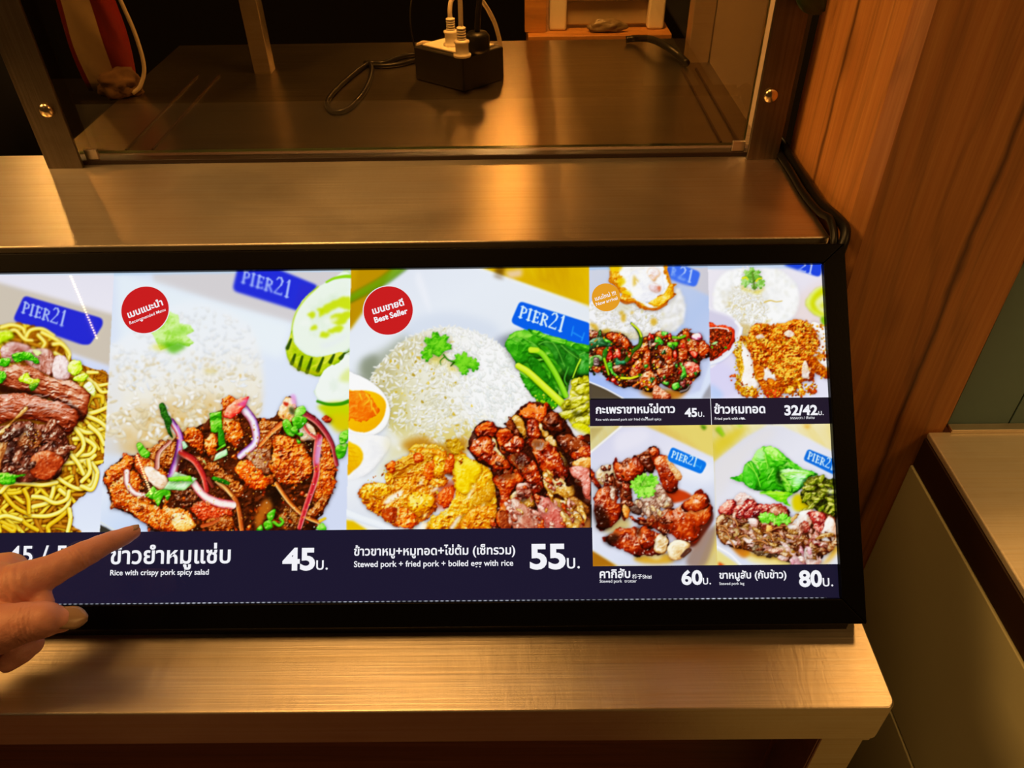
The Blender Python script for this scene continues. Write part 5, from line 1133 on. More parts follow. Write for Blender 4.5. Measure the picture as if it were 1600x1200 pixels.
    for k, (s, c) in enumerate((('270,270 320,260 330,310 285,330', RED), ('365,330 400,320 425,370 420,420 375,400', RED), ('940,170 975,150 980,210 950,210', RED), ('1000,340 1030,330 1050,400 1010,420', RED), ('1180,350 1240,350 1270,380 1240,420', RED), ('1200,170 1290,140 1320,200 1240,220', '4a0a24 a03058 e090a8 ffe8f0'), ('310,640 370,640 370,680 320,680', RED), ('730,170 800,170 780,330 730,300', '0c0404 2a0e0a 5a2a1c'), ('1080,680 1140,660 1130,760 1080,740', '0c0606 301410 a02020'))):
        blob(s, c, 4, seed=60+k, spec=.9, bump=.2, ns=3, gloss=10, shadow=.6, rough=.4)
    LD = '04120a 123a1c 2c6a3a 9cc8a8'; LG = '0c3a0c 2c8420 5cc038 b0f088'
    for k, (s, c) in enumerate((('75,230 150,200 230,190 300,230 330,290 240,290 150,300 75,330', LD), ('220,185 300,230 345,265 300,250 250,240', LG), ('75,430 130,390 200,390 230,440 150,470 80,540', '10300c 2f6a1c 6cae48 b8e090'), ('270,480 330,470 340,560 400,620 450,640 360,620 300,560', LG), ('360,480 380,400 400,440 440,450 530,420 480,470 400,495', '0c3a20 1c6a40 5cb080'), ('230,320 280,300 270,390 240,460 225,400', '1a4a10 3f8a20'), ('800,200 850,190 900,260 830,280 800,330', LG), ('870,130 940,140 930,180 880,170', LG), ('1065,470 1110,490 1150,620 1080,640 1100,560', LG), ('990,710 1060,690 1070,750 1000,770', LG), ('880,690 950,680 940,720', LG), ('940,250 1050,240 1040,290 970,300', '1a5a0c 4ab018 a0e84c'), ('120,410 180,420 190,500 130,500', '180c0a 4a3430 d0b8b8'))):
        blob(s, c, 3, .4, 4, 80+k, 2, .6, spec=.35, shadow=.6, rough=.4)
    stroke('540,35 610,110 645,190 630,280 560,340 490,440', 3, 7, '0c1c06 2a5010 5a8a18', shadow=.5, wm=6); stroke('545,40 620,110 650,180', 3, 3, 'c8d828 e8f050', shadow=0, a=.9)
    stroke('430,640 540,640 650,605', 4, 3, '8a9a08 d0d820 f0f050', shadow=.5); stroke('1000,190 1080,195 1130,175', 4, 4, '3a7a10 8ac828', shadow=.5); stroke('240,430 290,600', 4, 3, '6a9a10 b0d830', shadow=.4); stroke('560,730 640,680 700,640', 3, 2, 'c04810 f08848', shadow=.3)

    shreds(Mb, 60, (2.5, 6), (R1, R2, RED, '0c2a0c 2c7a20 5cb038', '0a1c08 1c4a18 3a7a30', R3), 5, (1, 2.4), spec=.9)
    bits(Mb, 70, (1.4, 3.0), 'f8b828 ffd040 e89018 f0d070', 90, (1, 1.3), .3); glints(Mb, 170, (.7, 1.8), 91, 'fff0e0', .9)
    for x, y in ((380, 630), (405, 660), (570, 510), (720, 765), (680, 680), (740, 690)):
        v = (np.array([x, y])/VIEW[2]+np.array(VIEW[:2])-np.array([PX0, PY0]))*PS; bit(v[0], v[1], 3.4, 2.9, .3, col('ffc820'), 1, .3)
    stroke('1090,790 1150,770 1180,730', 5, 3, '0c0806 3a2a20 a8a0a0', shadow=.2)

def dish_fried():
    cell('1106,411 1285,409 1301,623 1111,623')
    view(0, 0, 1)
    grad('1100,405 1310,405 1310,630 1100,630', 'eeeaf2 eae6f2 e2dcf0 e8e6f6', '1150,410', '1200,620'); flat('1100,421 1310,418 1310,405 1100,405', 'b4cdec', .7, .5)
    flat('1230,480 1300,440 1310,560 1250,520', 'ecdcd8', .8, 5, True); flat('1105,560 1150,580 1150,622 1105,622', 'd8d4f4', .8, 5, True); flat('1110,600 1130,615 1125,624 1110,624', 'b4ccf4', .7, 3, True)
    view(1100, 400, 7.619)
    plaque('900,90 1110,60 1420,60 1400,150 1385,245 1340,240 1130,170', '2a4ccc', 3, .8)
    letters('21', (1120, 165), (115, 38), (18, -88), 'c8d4f8', .8)
    heap = '110,640 110,480 140,330 240,200 400,150 640,140 900,170 1040,270 1120,400 1130,540 1090,680 1000,790 880,850 700,900 520,960 430,900 360,800 200,720'
    blob(heap, 'c8ccd8 e8eaee f6f6f6 ffffff', 12, .05, 8, 3, spec=0, shadow=.06, rough=.4, lo=.6, tint=.08, blur=1.2)
    M = region(heap)
    rice(region('240,400 700,380 760,760 640,880 500,940 400,800 260,600'), 300, 8.5, 2.6, 'f8f8f4 f2f0e8 fefefe eae4d0', 4, 'd8c88c', 70); rice(M, 240, 7.5, 2.3, 'fdfdfd f4f6f8 fafaf6', 5, 'ecead8', 30)
    soften('620,150 1160,150 1160,720 900,820 760,600', 1.3); soften('100,150 400,150 240,640 100,680', 1.5)
    flat('430,800 640,880 560,980 440,940', 'c8a858', .6, 3, True); stroke('720,550 790,530 860,545 930,535', 2.5, 1.5, 'c8a848 dcc068', shadow=0, a=.8); flat('730,770 810,760 760,790', 'd0b45c', .7, 1.2, True); flat('280,540 300,580 330,560', 'd8c060', .6, 1.5, True)
    flat('440,340 500,390 620,420 720,370 650,450 560,430 460,400', 'dcc81c', .7, 2, True)
    LV = '24500c 4a8a20 78b444 b4dc8c'
    coriander(570, 240, 122, 0, LV, 5, 1.05, .9, .4, .3); coriander(500, 310, 70, -1.1, LV, 6, 1, 1, .2, .3); coriander(665, 325, 72, 1.1, LV, 7, 1, 1, .2, .25); coriander(600, 360, 44, 3.0, LV, 8, 1, 1, .2, .2)
    stroke('575,190 590,280 600,390', 2.2, 4, '3a5a14 6a8a2c', shadow=.2, a=.6); stroke('460,265 500,255 520,280', 3, 2, 'd8d820 e8e840', shadow=0); stroke('620,300 650,270 690,265', 3, 2, 'd0d020 e0e040', shadow=0); flat('500,330 560,330 560,350 500,350', 'c8e0c8', .7, 2, True)
    # cucumber, cut off by the edge
    blob('1225,520 1300,410 1420,365 1480,370 1480,740 1400,730 1290,680 1220,600', 'b8c830 d4e050 e6f090', 6, .1, 8, 11, spec=0, shadow=.1, blur=1.2, lo=.4); flat('1270,540 1330,440 1440,395 1440,690 1340,670 1280,620', 'ccd40c', .85, 2.2, True); flat('1320,560 1370,490 1450,460 1450,670 1370,650', 'eef0c8', .9, 2, True); flat('1370,600 1420,550 1450,540 1450,620', 'd0d830', .7, 2, True)
    flat('1385,750 1440,720 1460,840 1410,810', '8ab81c', 1, 1.2, True)
    # dipping sauce
    view(1100, 500, 7.057)
    flat('20,-90 150,-100 300,-40 390,40 412,100 390,190 320,320 200,430 40,500', 'f2f0f8', 1, .8, True); flat('20,-70 150,-80 300,-20 372,60 350,150 300,240 40,420', 'd4d0e4', 1, 2, True)
    stroke('40,490 200,430 320,320 390,190 412,90', 6, 5, 'b8c4ec e4e8f8 ffffff', shadow=.1); stroke('350,20 400,90 380,190', 4, 3, 'ffffff ffffff', shadow=0, a=.8, blur=1)
    blob('20,60 150,48 250,70 330,110 345,170 320,260 230,360 40,440', '5a0e04 a82410 d84018 f07038', 6, .4, 3, 20, spec=.3, shadow=.1); blob('20,100 150,92 270,110 310,160 290,240 220,330 40,430', '140604 3a1006 6a2008 9a3a14', 5, .5, 3, 21, spec=.2, shadow=0)
    bits(region('40,100 250,105 300,170 250,290 40,430'), 190, (1, 3.2), 'c03810 e85820 8a2408 d84818 f07830 5a1a08', 22); bits(region('40,100 300,120 280,260 50,420'), 14, (1, 2), 'f8d060 ffe8b0', 23)
    stroke('40,92 150,85 250,100 275,125', 1.8, 1.6, 'f8e8e0 ffffff', shadow=0); bit(*(np.array([1100+120/7.057-PX0, 500+255/7.057-PY0])*PS), 7, 3, -.4, col('b8e8a0'), 1, .2); bit(*(np.array([1100+240/7.057-PX0, 500+305/7.057-PY0])*PS), 3.5, 3, .4, col('4a9a18'), 1, .3); bit(*(np.array([1100+90/7.057-PX0, 500+300/7.057-PY0])*PS), 3.5, 2, .9, col('7ab828'), 1, .3)
    # fried pork with crisp garlic
    CR = '7a3404 c06a0c e8a41c f8d45c fff0b0'; CB = '6a1f02 a84408 dc7c14 f4b444'; WH = 'b8a090 e0d0c4 f2e8e2 fffaf6'
    K = dict(bump=.7, ns=2.4, spec=.3, gloss=14, rough=1.3)
    blob('1180,20 1300,60 1400,200 1440,320 1400,480 1300,400 1180,200', WH, 8, .2, 5, 30, spec=.1, shadow=.3); blob('1200,400 1300,380 1400,420 1400,640 1330,640 1220,560', CB, 8, seed=31, shadow=.4, **K); blob('1270,440 1390,430 1390,540 1300,500', WH, 6, .2, 4, 32, spec=.1, shadow=.1)
    blob('310,370 370,300 410,170 440,240 470,260 560,400 620,640 600,760 590,840 480,850 380,800 345,700 380,600 360,440', CR, 9, seed=33, shadow=.5, **K)
    blob('415,260 470,300 540,400 555,500 560,620 600,700 580,750 480,740 400,730 430,600 440,480 420,360', WH, 7, .18, 4, 34, spec=.05, shadow=.1, lo=.35)
    blob('540,130 560,50 700,80 860,30 1000,0 1100,20 1180,80 1260,180 1200,260 1240,400 1210,600 1220,700 1180,680 1080,700 960,780 800,840 690,830 640,740 560,560 470,260 420,230', CB, 12, seed=35, shadow=.5, **K)
    for k, (s, c) in enumerate((('560,180 640,150 680,190 600,220', WH), ('870,150 940,100 1010,160 940,200 890,190', WH), ('660,560 700,500 760,600 810,640 780,680 660,660', WH), ('1060,540 1100,440 1140,460 1170,620 1090,640', WH), ('1150,100 1230,130 1280,240 1220,200', WH), ('1160,330 1240,300 1260,370 1200,390', WH), ('960,660 1070,620 1060,680 950,690', CR), ('700,640 800,680 860,720 800,750 690,720', CB), ('880,780 940,730 1030,760 1000,810 900,810', CR), ('1020,680 1060,700 1120,800 1080,820', CR), ('690,780 820,770 840,840 700,850', '8a1a04 c83a08 f06a28'), ('430,170 480,180 560,260 480,240', CR), ('400,180 440,200 420,240 395,220', CB))):
        blob(s, c, 5, .3 if c is WH else .7, 3, 40+k, spec=.2, shadow=.35, rough=1.0)
    G = region('480,200 560,60 860,60 1000,10 1180,60 1280,260 1180,420 1160,560 1050,640 900,720 800,620 660,520 560,440')
    with clipped(1-.85*np.maximum.reduce([region(s) for s in ('570,180 640,150 670,190 600,210', '880,150 940,110 1000,160 940,190', '670,570 700,520 750,600 800,640 770,670 670,650', '1080,540 1100,460 1130,460 1160,600 1090,620')])):
        blob('480,200 560,60 860,60 1000,10 1180,60 1280,260 1180,420 1160,560 1050,640 900,720 800,620 660,520 560,440', '561604 9c3406 c6580a e88a18 facb58', 4, 1.3, 1.7, 59, spec=.25, shadow=0, rough=1.5, tint=.7, blur=.8)
        bits(G, 420, (1, 3.2), 'e8a020 c8700c b04a08 f4c040 8a3406 ffd868 d88818 c85a0c', 60, (1, 2.6), .5, .9)
    bits(region('360,600 600,760 1200,700 1180,820 600,850 360,800'), 150, (1.4, 3.6), 'e8a020 c8700c a84a08 f4c040 d05a10', 61, (1, 1.8), .45); bits(region('340,260 420,200 420,600 380,780 350,700'), 90, (1.2, 3), 'f0c430 d8a018 f8dc60 b87a10', 62); bits(region('480,300 560,420 560,620 500,600'), 9, (1.6, 4), 'b85008 d87818 a84408', 63); bits(region('1180,20 1420,200 1400,640 1240,560'), 90, (1.6, 4), 'c86c10 e89c28 a84a0c f0b848', 64); bits(region('1150,760 1240,760 1230,810 1150,800'), 12, (2, 4), 'b84c0c d06c18', 65)
    for s in ('275,620 300,610 300,640', '300,600 350,590 360,630 310,625', '290,670 320,665 310,690', '1180,790 1230,770 1225,810 1190,805', '1150,780 1170,760 1175,790', '1340,220 1360,210 1365,250'):
        blob(s, '8a1f04 c04a10 e08030', 3, .3, 3, 70, spec=.3, shadow=.3)
    glints(G, 60, (.7, 1.6), 71, 'fff0c0', .8)

def dish_trotter():
    cell('922,665 1113,664 1121,885 925,886')
    view(0, 0, 1)
    grad('915,660 1125,660 1125,890 915,890', 'd8d0a0 dcc070 e2cf80', '930,670', '1110,720', 1, .5, noise=.2, nscale=10, stretch=5, ang=1.2); flat('1040,664 1113,664 1116,720 1080,690', 'e4d480', .8, 3)
    view(910, 655, 4.443)
    grad('50,60 150,55 50,170', 'b8a870 c8b880', '60,60', '100,140', 1, 1); flat('60,900 240,1020 60,1030', 'a87420', 1, 1.5); flat('860,1020 930,900 930,1020', 'd8c890', 1, 1)
    flat('820,40 860,50 850,75 830,65', '5c8a18', 1, 1.5, True)
    grad('45,240 270,50 440,50 560,100 920,270 930,720 800,1020 250,1020 60,905', 'd8d8ec e4e4f2 dfe4f4 c8ccdc', '150,150', '800,900', 1, 1)
    flat('220,160 260,90 400,60 470,100 420,170 250,230', 'eceaf6', .8, 4, True); flat('680,400 900,440 900,300 700,300', 'f2f4fc', .7, 5, True); flat('720,1000 800,820 920,740 930,800 850,1020', '9a8478', .9, 2.5, True); flat('120,700 300,680 330,760 180,790', 'c8b068', .8, 4, True); flat('60,420 150,330 230,380 100,760 70,700', 'b8bcc0', .7, 4, True)
    stroke('45,240 270,50', 3, 3, 'f4f6ff ffffff', shadow=0, a=.8, blur=1); flat('55,260 130,330 80,360 55,340', 'd8dcec', .6, 3, True)
    flat('560,480 680,490 760,540 620,580', 'b83c0c', .95, 1.5, True); flat('690,830 760,890 850,790 910,690 880,620 800,700', '4a1206', .9, 1.5, True); flat('360,960 540,930 640,960 600,1000 420,1000', 'd8a838', .9, 2, True); flat('440,940 560,930 520,975', 'f8ecc0', .8, 2, True); flat('640,980 760,880 760,900 700,980', 'e0d8c8', .6, 2)
    A = '180302 460a03 741604 9a2c0a d86c30'; D = '0a0202 260704 4a1206 782a10 c07040'; O = '240502 601204 8c2406 b8440e ec9450'; MT = '4a2018 8a5844 c09880 ecd8c4'; FT = '8a5a2c c89c60 ecd4a8 fff4e0'
    K = dict(bump=.30, ns=4.4, gloss=9, shadow=.55, rough=1.5, rscale=5, spec=.8, speccol='ffe8d8', sthr=.5, tint=.45)
    blob('90,380 130,330 220,320 250,400 200,470 130,450', FT, 6, .3, 4, 1, spec=.4, shadow=.4); blob('140,450 200,380 240,420 260,520 220,540 150,520', D, 7, seed=2, **K)
    blob('220,330 300,280 420,230 500,190 530,240 510,330 440,370 330,480 330,620 280,700 260,560', D, 12, seed=3, **K)
    blob('50,350 80,350 110,440 130,470 110,490 60,420', A, 5, seed=4, **K)
    blob('215,340 235,275 260,320 310,330 360,260 420,300 440,360 400,400 320,430 250,430', A, 9, seed=5, **K)
    blob('80,560 120,490 200,450 240,520 265,600 265,680 220,730 150,760 130,780 90,700', A, 12, seed=6, **K); flat('80,620 130,600 200,720 140,770 90,700', '120402', .75, 3, True)
    blob('470,230 490,200 510,190 525,230 500,270', A, 4, seed=7, **K); blob('400,250 470,240 500,300 480,380 430,340', D, 7, seed=8, **K)
    blob('495,270 530,240 590,260 640,330 680,390 660,430 665,500 630,525 570,500 540,440 510,350', O, 12, seed=9, **K); blob('570,250 640,320 690,400 650,420 600,330', 'a05a2c d89860 f0d0a0', 5, .5, 3, 10, spec=.4, shadow=0)
    blob('280,460 330,430 350,560 340,640 300,640 260,560', D, 8, seed=11, **K); blob('280,600 320,600 330,650 310,690 285,660', 'a04a10 e08830 f8c880', 4, .3, 3, 12, spec=.5, shadow=.5)
    blob('490,470 540,440 600,540 630,600 570,620 520,560', MT, 6, .5, 3, 13, spec=.4, shadow=.5); blob('400,580 430,530 520,540 540,640 480,670 450,665 420,640', MT, 7, .7, 2.6, 14, 2, 1.2, spec=.4, shadow=.6); blob('330,600 390,550 410,640 390,670 340,650', '1a0a08 4a2a20 9a8070', 5, .3, 3, 15, spec=.6); blob('520,560 560,530 610,560 620,600 560,610', FT, 5, .4, 3, 16, spec=.5, shadow=.3)
    blob('350,700 440,690 540,640 640,620 620,690 540,760 420,740', D, 8, seed=17, **K); blob('540,670 600,635 640,650 620,690 550,700', MT, 4, .4, 3, 18, spec=.5, shadow=.3)
    blob('470,750 540,680 620,640 720,560 830,490 870,560 900,610 880,680 820,760 790,870 740,850 680,860 620,810 560,790', O, 18, seed=19, **K); flat('560,680 700,640 820,700 780,860 640,820', 'b83c08', .35, 8, True)
    blob('690,590 760,540 850,520 880,600 800,650 730,640', O, 10, seed=20, **K)
    for s in ('690,650 760,690 790,760', '740,600 800,650 840,730', '620,690 690,740 710,830'): stroke(s, 3, 2, '7a1c04 b04010', shadow=0, a=.5, blur=1.2)
    blob('150,830 200,790 280,750 380,750 460,770 560,800 595,840 580,920 540,940 440,940 380,950 290,920 220,880', A, 13, seed=21, **K); flat('150,830 230,790 260,830 200,880', '100402', .75, 3, True); blob('510,820 560,790 595,840 570,930 500,920', FT, 6, .4, 3, 22, spec=.5, shadow=.1)
    blob('400,770 440,750 500,800 490,880 420,900', A, 7, seed=25, **K); flat('370,760 400,740 400,800 380,820', '1a0804', .6, 2, True)
    blob('590,900 640,840 740,860 720,930 680,970 620,975', '9a6a40 d8ae74 f0dcb0 fff6e0', 8, .25, 4, 23, spec=.7, shadow=.5); stroke('690,950 730,905 750,910 700,955', 4, 3, '301810 6a4030', shadow=.2)
    shreds(region('400,540 540,460 620,590 540,650 420,660'), 16, (4, 9), (MT, FT, '3a1a14 7a4a38 b08870 e8d0c0'), 4, (1.3, 2.6), 1.1, .4); shreds(region('90,380 260,330 340,600 240,560 140,460'), 14, (4, 10), (D, A, MT), 5, (1.2, 2.4), 1, .5, spec=.8); shreds(region('300,640 540,660 620,780 420,770'), 10, (4, 9), (D, A), 6, (1.4, 3), .3, .4, spec=.8)
    G = '1c5a0a 3f9a18 74cc30 b4ee70'
    for x, y, r, a in ((430, 440, 70, 0), (375, 455, 52, -1.0), (480, 430, 56, .9), (415, 500, 58, -2.6), (465, 500, 48, 2.4), (400, 420, 40, -.5)): coriander(x, y, r, a, G, int(x), 1, 1, .35, .1)
    for s, n in (('220,300 420,260 440,360 260,420', 22), ('520,260 640,340 660,500 580,480', 34), ('90,520 250,500 250,700 130,740', 40), ('560,700 860,520 880,640 780,850 640,820', 60), ('200,800 560,810 540,930 300,920', 60), ('400,540 620,560 540,660 420,640', 30)): glints(region(s), n, (.7, 2.2), n, 'fff0e0', .9)
    plaque('620,193 860,300 858,320 825,380 600,290 592,270', '1478d8', 2.2, .4); letters('PIER21', (614, 262), (39, 15.5), (13, -44), 'd8f0ff', .3)
    for a, b in (('780,325', '790,290'), ('785,318', '820,335'), ('818,345', '826,320')): stroke(a+' '+b, 1.4, 1, '4cb0f0 5cb8f8', shadow=0, a=.7)

def dish_leg():
    cell('1113,664 1305,662 1312,885 1121,886')
    view(0, 0, 1)
    grad('1110,660 1320,660 1320,890 1110,890', 'd8c878 e8e0b0 f0e8c8 ecdc9c', '1115,700', '1300,680', 1, .5, noise=.2, nscale=12, stretch=5, ang=1.0)
    view(1105, 655, 4.446)
    flat('40,150 240,50 300,40 60,290', 'dcc840', .8, 4); stroke('80,70 110,110', 9, 5, '5c9a10 a8d030', shadow=0, blur=1.5); flat('660,40 720,40 700,70', 'e0a030', .8, 2); flat('190,40 260,42 230,56', 'a8d040', .8, 1.5)
    grad('45,300 260,130 420,40 520,45 700,130 920,250 935,1020 150,1020 60,950', 'dcdce6 e8e8f2 dde2f2 e6e6ee', '200,150', '850,900', 1, 1)
    flat('60,900 230,1020 60,1020', 'e8dc98', 1, 1.5); stroke('60,880 160,940 240,1020', 3, 3, 'f4f4f8 ffffff', shadow=0, a=.9, blur=1); flat('80,990 130,1020 80,1020', 'c84a10', 1, 1); flat('60,300 240,180 420,60 470,110 330,200 240,330 160,420 70,560', 'e6e2e2', .7, 5, True); flat('240,480 420,480 560,600 440,590 300,540', 'eef0fa', .8, 4, True); flat('560,520 620,520 640,600 580,640', 'd8e4d8', .7, 3, True)
    flat('160,870 280,880 300,940 240,960', 'c87818', .9, 2, True); flat('260,930 500,950 600,1010 760,1020 840,960 880,880 920,900 780,1020 430,1000', 'e0a828', .85, 2.5, True); flat('290,960 560,980 560,1010 330,1000', 'f4e8a8', .8, 2, True); flat('590,560 640,520 760,600 620,640', 'd8c81c', 1, 2, True)
    GG = '0a4606 1f8410 42b41e 7ade40 c0fa88'
    K = dict(bump=.7, ns=4.5, gloss=12, shadow=.35, rough=.9, spec=.25, stretch=3.2, tint=.4)
    blob('160,408 240,380 260,330 300,290 340,230 380,195 440,195 520,230 570,280 640,330 740,370 760,390 700,410 660,480 590,520 500,500 420,500 330,490 250,450', GG, 10, seed=1, ang=.6, **K)
    blob('250,340 300,290 340,330 360,400 330,480 260,450', '177010 38a81c 62d038', 7, seed=2, ang=1.2, **K); blob('400,200 470,200 560,270 540,310 460,350 410,280', '1a7a0c 48b820 80e040 c8ff90', 7, seed=3, ang=.8, **K); blob('500,350 620,350 740,375 660,420 640,480 580,510 520,430', '2a8a14 5ccc30 a0f070 e0ffd0', 7, seed=4, ang=.3, **K)
    blob('360,400 440,330 500,350 470,430 500,480 400,500 360,470', '0f5c08 2a9010 50c020', 7, seed=5, ang=-.6, **K); blob('500,380 530,380 590,480 570,510 530,470', '0c4a06 2a8a10 7ad038 d0f890', 4, seed=6, ang=1, **K); flat('480,360 510,370 520,450 490,440', '0c3006', .8, 2, True)
    blob('370,500 480,500 590,520 550,560 580,605 500,570 420,530', '3aa010 7ad424 b8f440', 6, seed=7, ang=.2, **K); flat('600,400 680,410 660,450 620,450', 'c8f4d8', .7, 2.5, True); flat('340,220 390,225 390,290 350,280', 'b0e8b0', .6, 3, True)
    for s in ('280,310 340,380 370,470', '430,220 480,270 560,290', '520,380 640,370 740,385', '300,300 330,360', '400,250 420,330', '510,390 560,450 580,500', '370,515 470,520 560,525', '460,350 420,420'): stroke(s, 2.2, 1.2, '78dc30 c0f878', shadow=.15, a=.85)
    PK = '1c2404 4a5a0c 7a8a18 a8ac38 d8d878'
    blob('670,450 740,395 850,410 900,410 905,640 880,690 830,660 760,630 660,560', '101402 2c340a 565c14 8a8a28', 8, .9, 4, 10, spec=.3, shadow=.4, rough=1.2)
    rng = np.random.default_rng(3)
    for i in range(34):
        x, y = rng.uniform(680, 890), rng.uniform(410, 640); a = rng.uniform(-1.2, 1.2); L = rng.uniform(25, 55); w = rng.uniform(12, 24); ca, sa = np.cos(a), np.sin(a)
        blob(' '.join('%g,%g' % (x+u*L*ca-v*w*sa, y+u*L*sa+v*w*ca) for u, v in ((-1, 0), (-.3, -.7), (.5, -.6), (1, .1), (.4, .8), (-.5, .7))), PK, 3, .6, 3, 100+i, spec=.4, shadow=.6, rough=.5)
    flat('835,490 870,490 860,530', 'c8d0d0', .7, 2, True)
    R = '26040a 5e0e14 8e1c1c bc4438 eca08c'; M1 = '2e0e05 643010 985c2c c8945c f0d4ac'; W = 'a06a58 d8a898 f0d8d0 fff4f0'; GB = '3a1c06 7a4c14 b4823c e0bc7c'
    K = dict(bump=.5, ns=2.8, gloss=11, shadow=.5, rough=1.6, rscale=4, tint=.45)
    blob('70,700 150,620 300,640 400,700 600,680 760,640 900,700 900,850 830,920 780,980 600,1000 480,960 300,920 160,880 70,820', '1c0804 3c1408 6a3014 9a5a2c', 10, .7, 4, 20, spec=.3, shadow=.3)
    Mp = region('70,700 300,640 600,690 880,720 820,920 780,980 600,980 480,950 300,900 90,820')
    bits(Mp, 150, (2, 6), '8a4a1c b07434 6a3010 d09a58 4a1c0c c08a50', 21, (1, 2.4), .5)
    blob('180,560 240,515 330,560 290,600 200,610', W, 5, .5, 3, 22, spec=.4, shadow=.4); blob('70,620 120,580 190,560 200,600 160,660 80,665', R, 6, seed=23, spec=.7, **K); blob('170,640 210,600 290,560 360,590 330,680 250,700 200,680', R, 9, seed=24, spec=.9, **K)
    blob('330,640 360,590 450,595 540,610 580,660 520,680 430,640 350,680', R, 8, seed=25, spec=.8, **K); blob('360,720 430,640 470,600 560,650 560,710 480,790 400,780', '2a0c06 682414 9c4a2c d09070', 8, seed=26, spec=.7, **K); blob('415,730 450,735 450,790 410,785', 'a04a10 e09a40 f8d080', 3, .3, 3, 27, spec=.6)
    blob('270,710 330,690 360,720 330,780 290,780', W, 5, .4, 3, 28, spec=.5, shadow=.4); blob('70,690 160,670 220,710 230,790 160,870 80,830', M1, 7, seed=29, spec=.6, **K); blob('180,770 260,730 290,790 250,870 190,850', GB, 7, seed=30, spec=.6, **K)
    blob('300,800 360,780 420,850 380,880 310,870', M1, 6, seed=31, spec=.6, **K); blob('290,880 380,880 490,930 460,965 350,940', '2c1c10 5a4028 8a7050', 6, seed=32, spec=.5, **K); blob('370,840 430,860 480,920 400,920', 'a05a48 d89c88 f8d8cc', 5, .4, 3, 33, spec=.6, shadow=.5); blob('400,820 450,790 480,850 440,880', GB, 5, seed=34, spec=.5, **K)
    blob('550,760 580,690 690,630 740,640 710,760 620,800', 'b06a48 e0b090 f8e8dc ffffff', 7, .4, 4, 35, spec=.5, shadow=.5); blob('550,740 580,690 640,650 600,720', GB, 4, seed=36, spec=.4, **K)
    blob('690,660 730,640 790,650 835,700 830,740 800,800 790,860 720,890 680,860 740,780 720,700', R, 10, seed=37, spec=1, **K); blob('640,740 700,720 715,770 660,790', '4a1210 8a2c20 c06048', 5, seed=38, spec=.6, **K)
    blob('790,800 840,680 890,720 900,800 850,880 800,850', 'b87a5c e4bca0 f8ece0 ffffff', 7, .35, 4, 39, spec=.4, shadow=.4); blob('830,880 880,830 905,800 900,860 840,930', M1, 4, seed=40, spec=.4, **K)
    blob('450,890 520,860 620,880 640,910 600,950 480,920', '8a4a10 c88a2c ecc068 fff0c0', 6, seed=41, spec=.7, **K); blob('530,830 560,770 680,800 690,830 640,870 560,860', M1, 6, seed=42, spec=.6, **K); blob('460,860 520,790 560,830 500,870', GB, 5, seed=43, spec=.5, **K)
    blob('580,980 620,920 660,920 690,1010 600,1020', 'a05a68 d8a0a8 f4d4d8', 6, .4, 3, 44, spec=.4, shadow=.5); blob('665,920 720,890 780,1000 700,1015', W, 6, .4, 3, 45, spec=.4, shadow=.5); blob('700,880 760,880 790,940 740,930', M1, 5, seed=46, spec=.5, **K); blob('490,950 560,940 560,985 500,975', W, 4, .4, 3, 47, spec=.4, shadow=.4); blob('760,840 830,910 820,930 770,890', R, 4, seed=48, spec=.6, **K)
    shreds(region('70,690 230,680 420,800 640,760 860,820 780,960 480,950 280,900 90,820'), 110, (3, 8), (M1, GB, M1, '1c0804 44180a 783a1c b07c50', '4a1c14 8a4634 c08a70 f0ccb8', W), 22, (1.8, 4.4), .4, .7, spec=.5, shadow=.35, bump=.7); shreds(region('560,900 760,900 790,1010 580,1020'), 10, (4, 9), (W, 'a05a68 d8a0a8 f4d4d8'), 23, (1.3, 2.4), 1, .4)
    for i in range(12):
        x, y = rng.uniform(110, 680), rng.uniform(690, 880); a = rng.uniform(-1, 1); L = rng.uniform(20, 50)
        stroke('%g,%g %g,%g %g,%g' % (x-L*np.cos(a), y-L*np.sin(a), x+8, y-10, x+L*np.cos(a), y+L*np.sin(a)), 1.6, 2.6, '5a2008 b06830 e8b078', shadow=.5, spec=.3)
    G = '1c6a08 3fa814 74d830 b4f878'
    for x, y, r, a in ((415, 690, 52, -.3), (385, 680, 34, -1.5), (450, 685, 34, 1.2), (500, 705, 42, -1.2), (545, 700, 42, 1.0), (525, 680, 34, 0)): coriander(x, y, r, a, G, int(x), 1, 1, .35, .05)
    stroke('465,690 465,735', 2.5, 2, '9ae050 d0f890', shadow=.2)
    glints(Mp, 150, (.7, 1.9), 60, 'fff4ec', .9); glints(region('180,600 350,580 340,680 220,680'), 26, (.8, 2), 61, 'ffe4e0', .9); glints(region('700,660 820,690 780,860 700,870'), 26, (.8, 2), 62, 'ffe0e4', .9)
    plaque('700,208 950,310 950,400 860,375 690,292 668,285', '1a70cc', 2.2, .5); letters('PIER21', (694, 272), (41, 19), (13, -48), 'd0e8fc', .35)
    flat('860,320 960,320 960,400 860,390', '1c6cc8', .3, 2)

def paint_menu():
    for f in (dish_noodles, dish_spicy, dish_set, dish_basil, dish_fried, dish_trotter, dish_leg): f()
    CLIP[0] = np.ones((CH, CW), np.float32)
    grade()

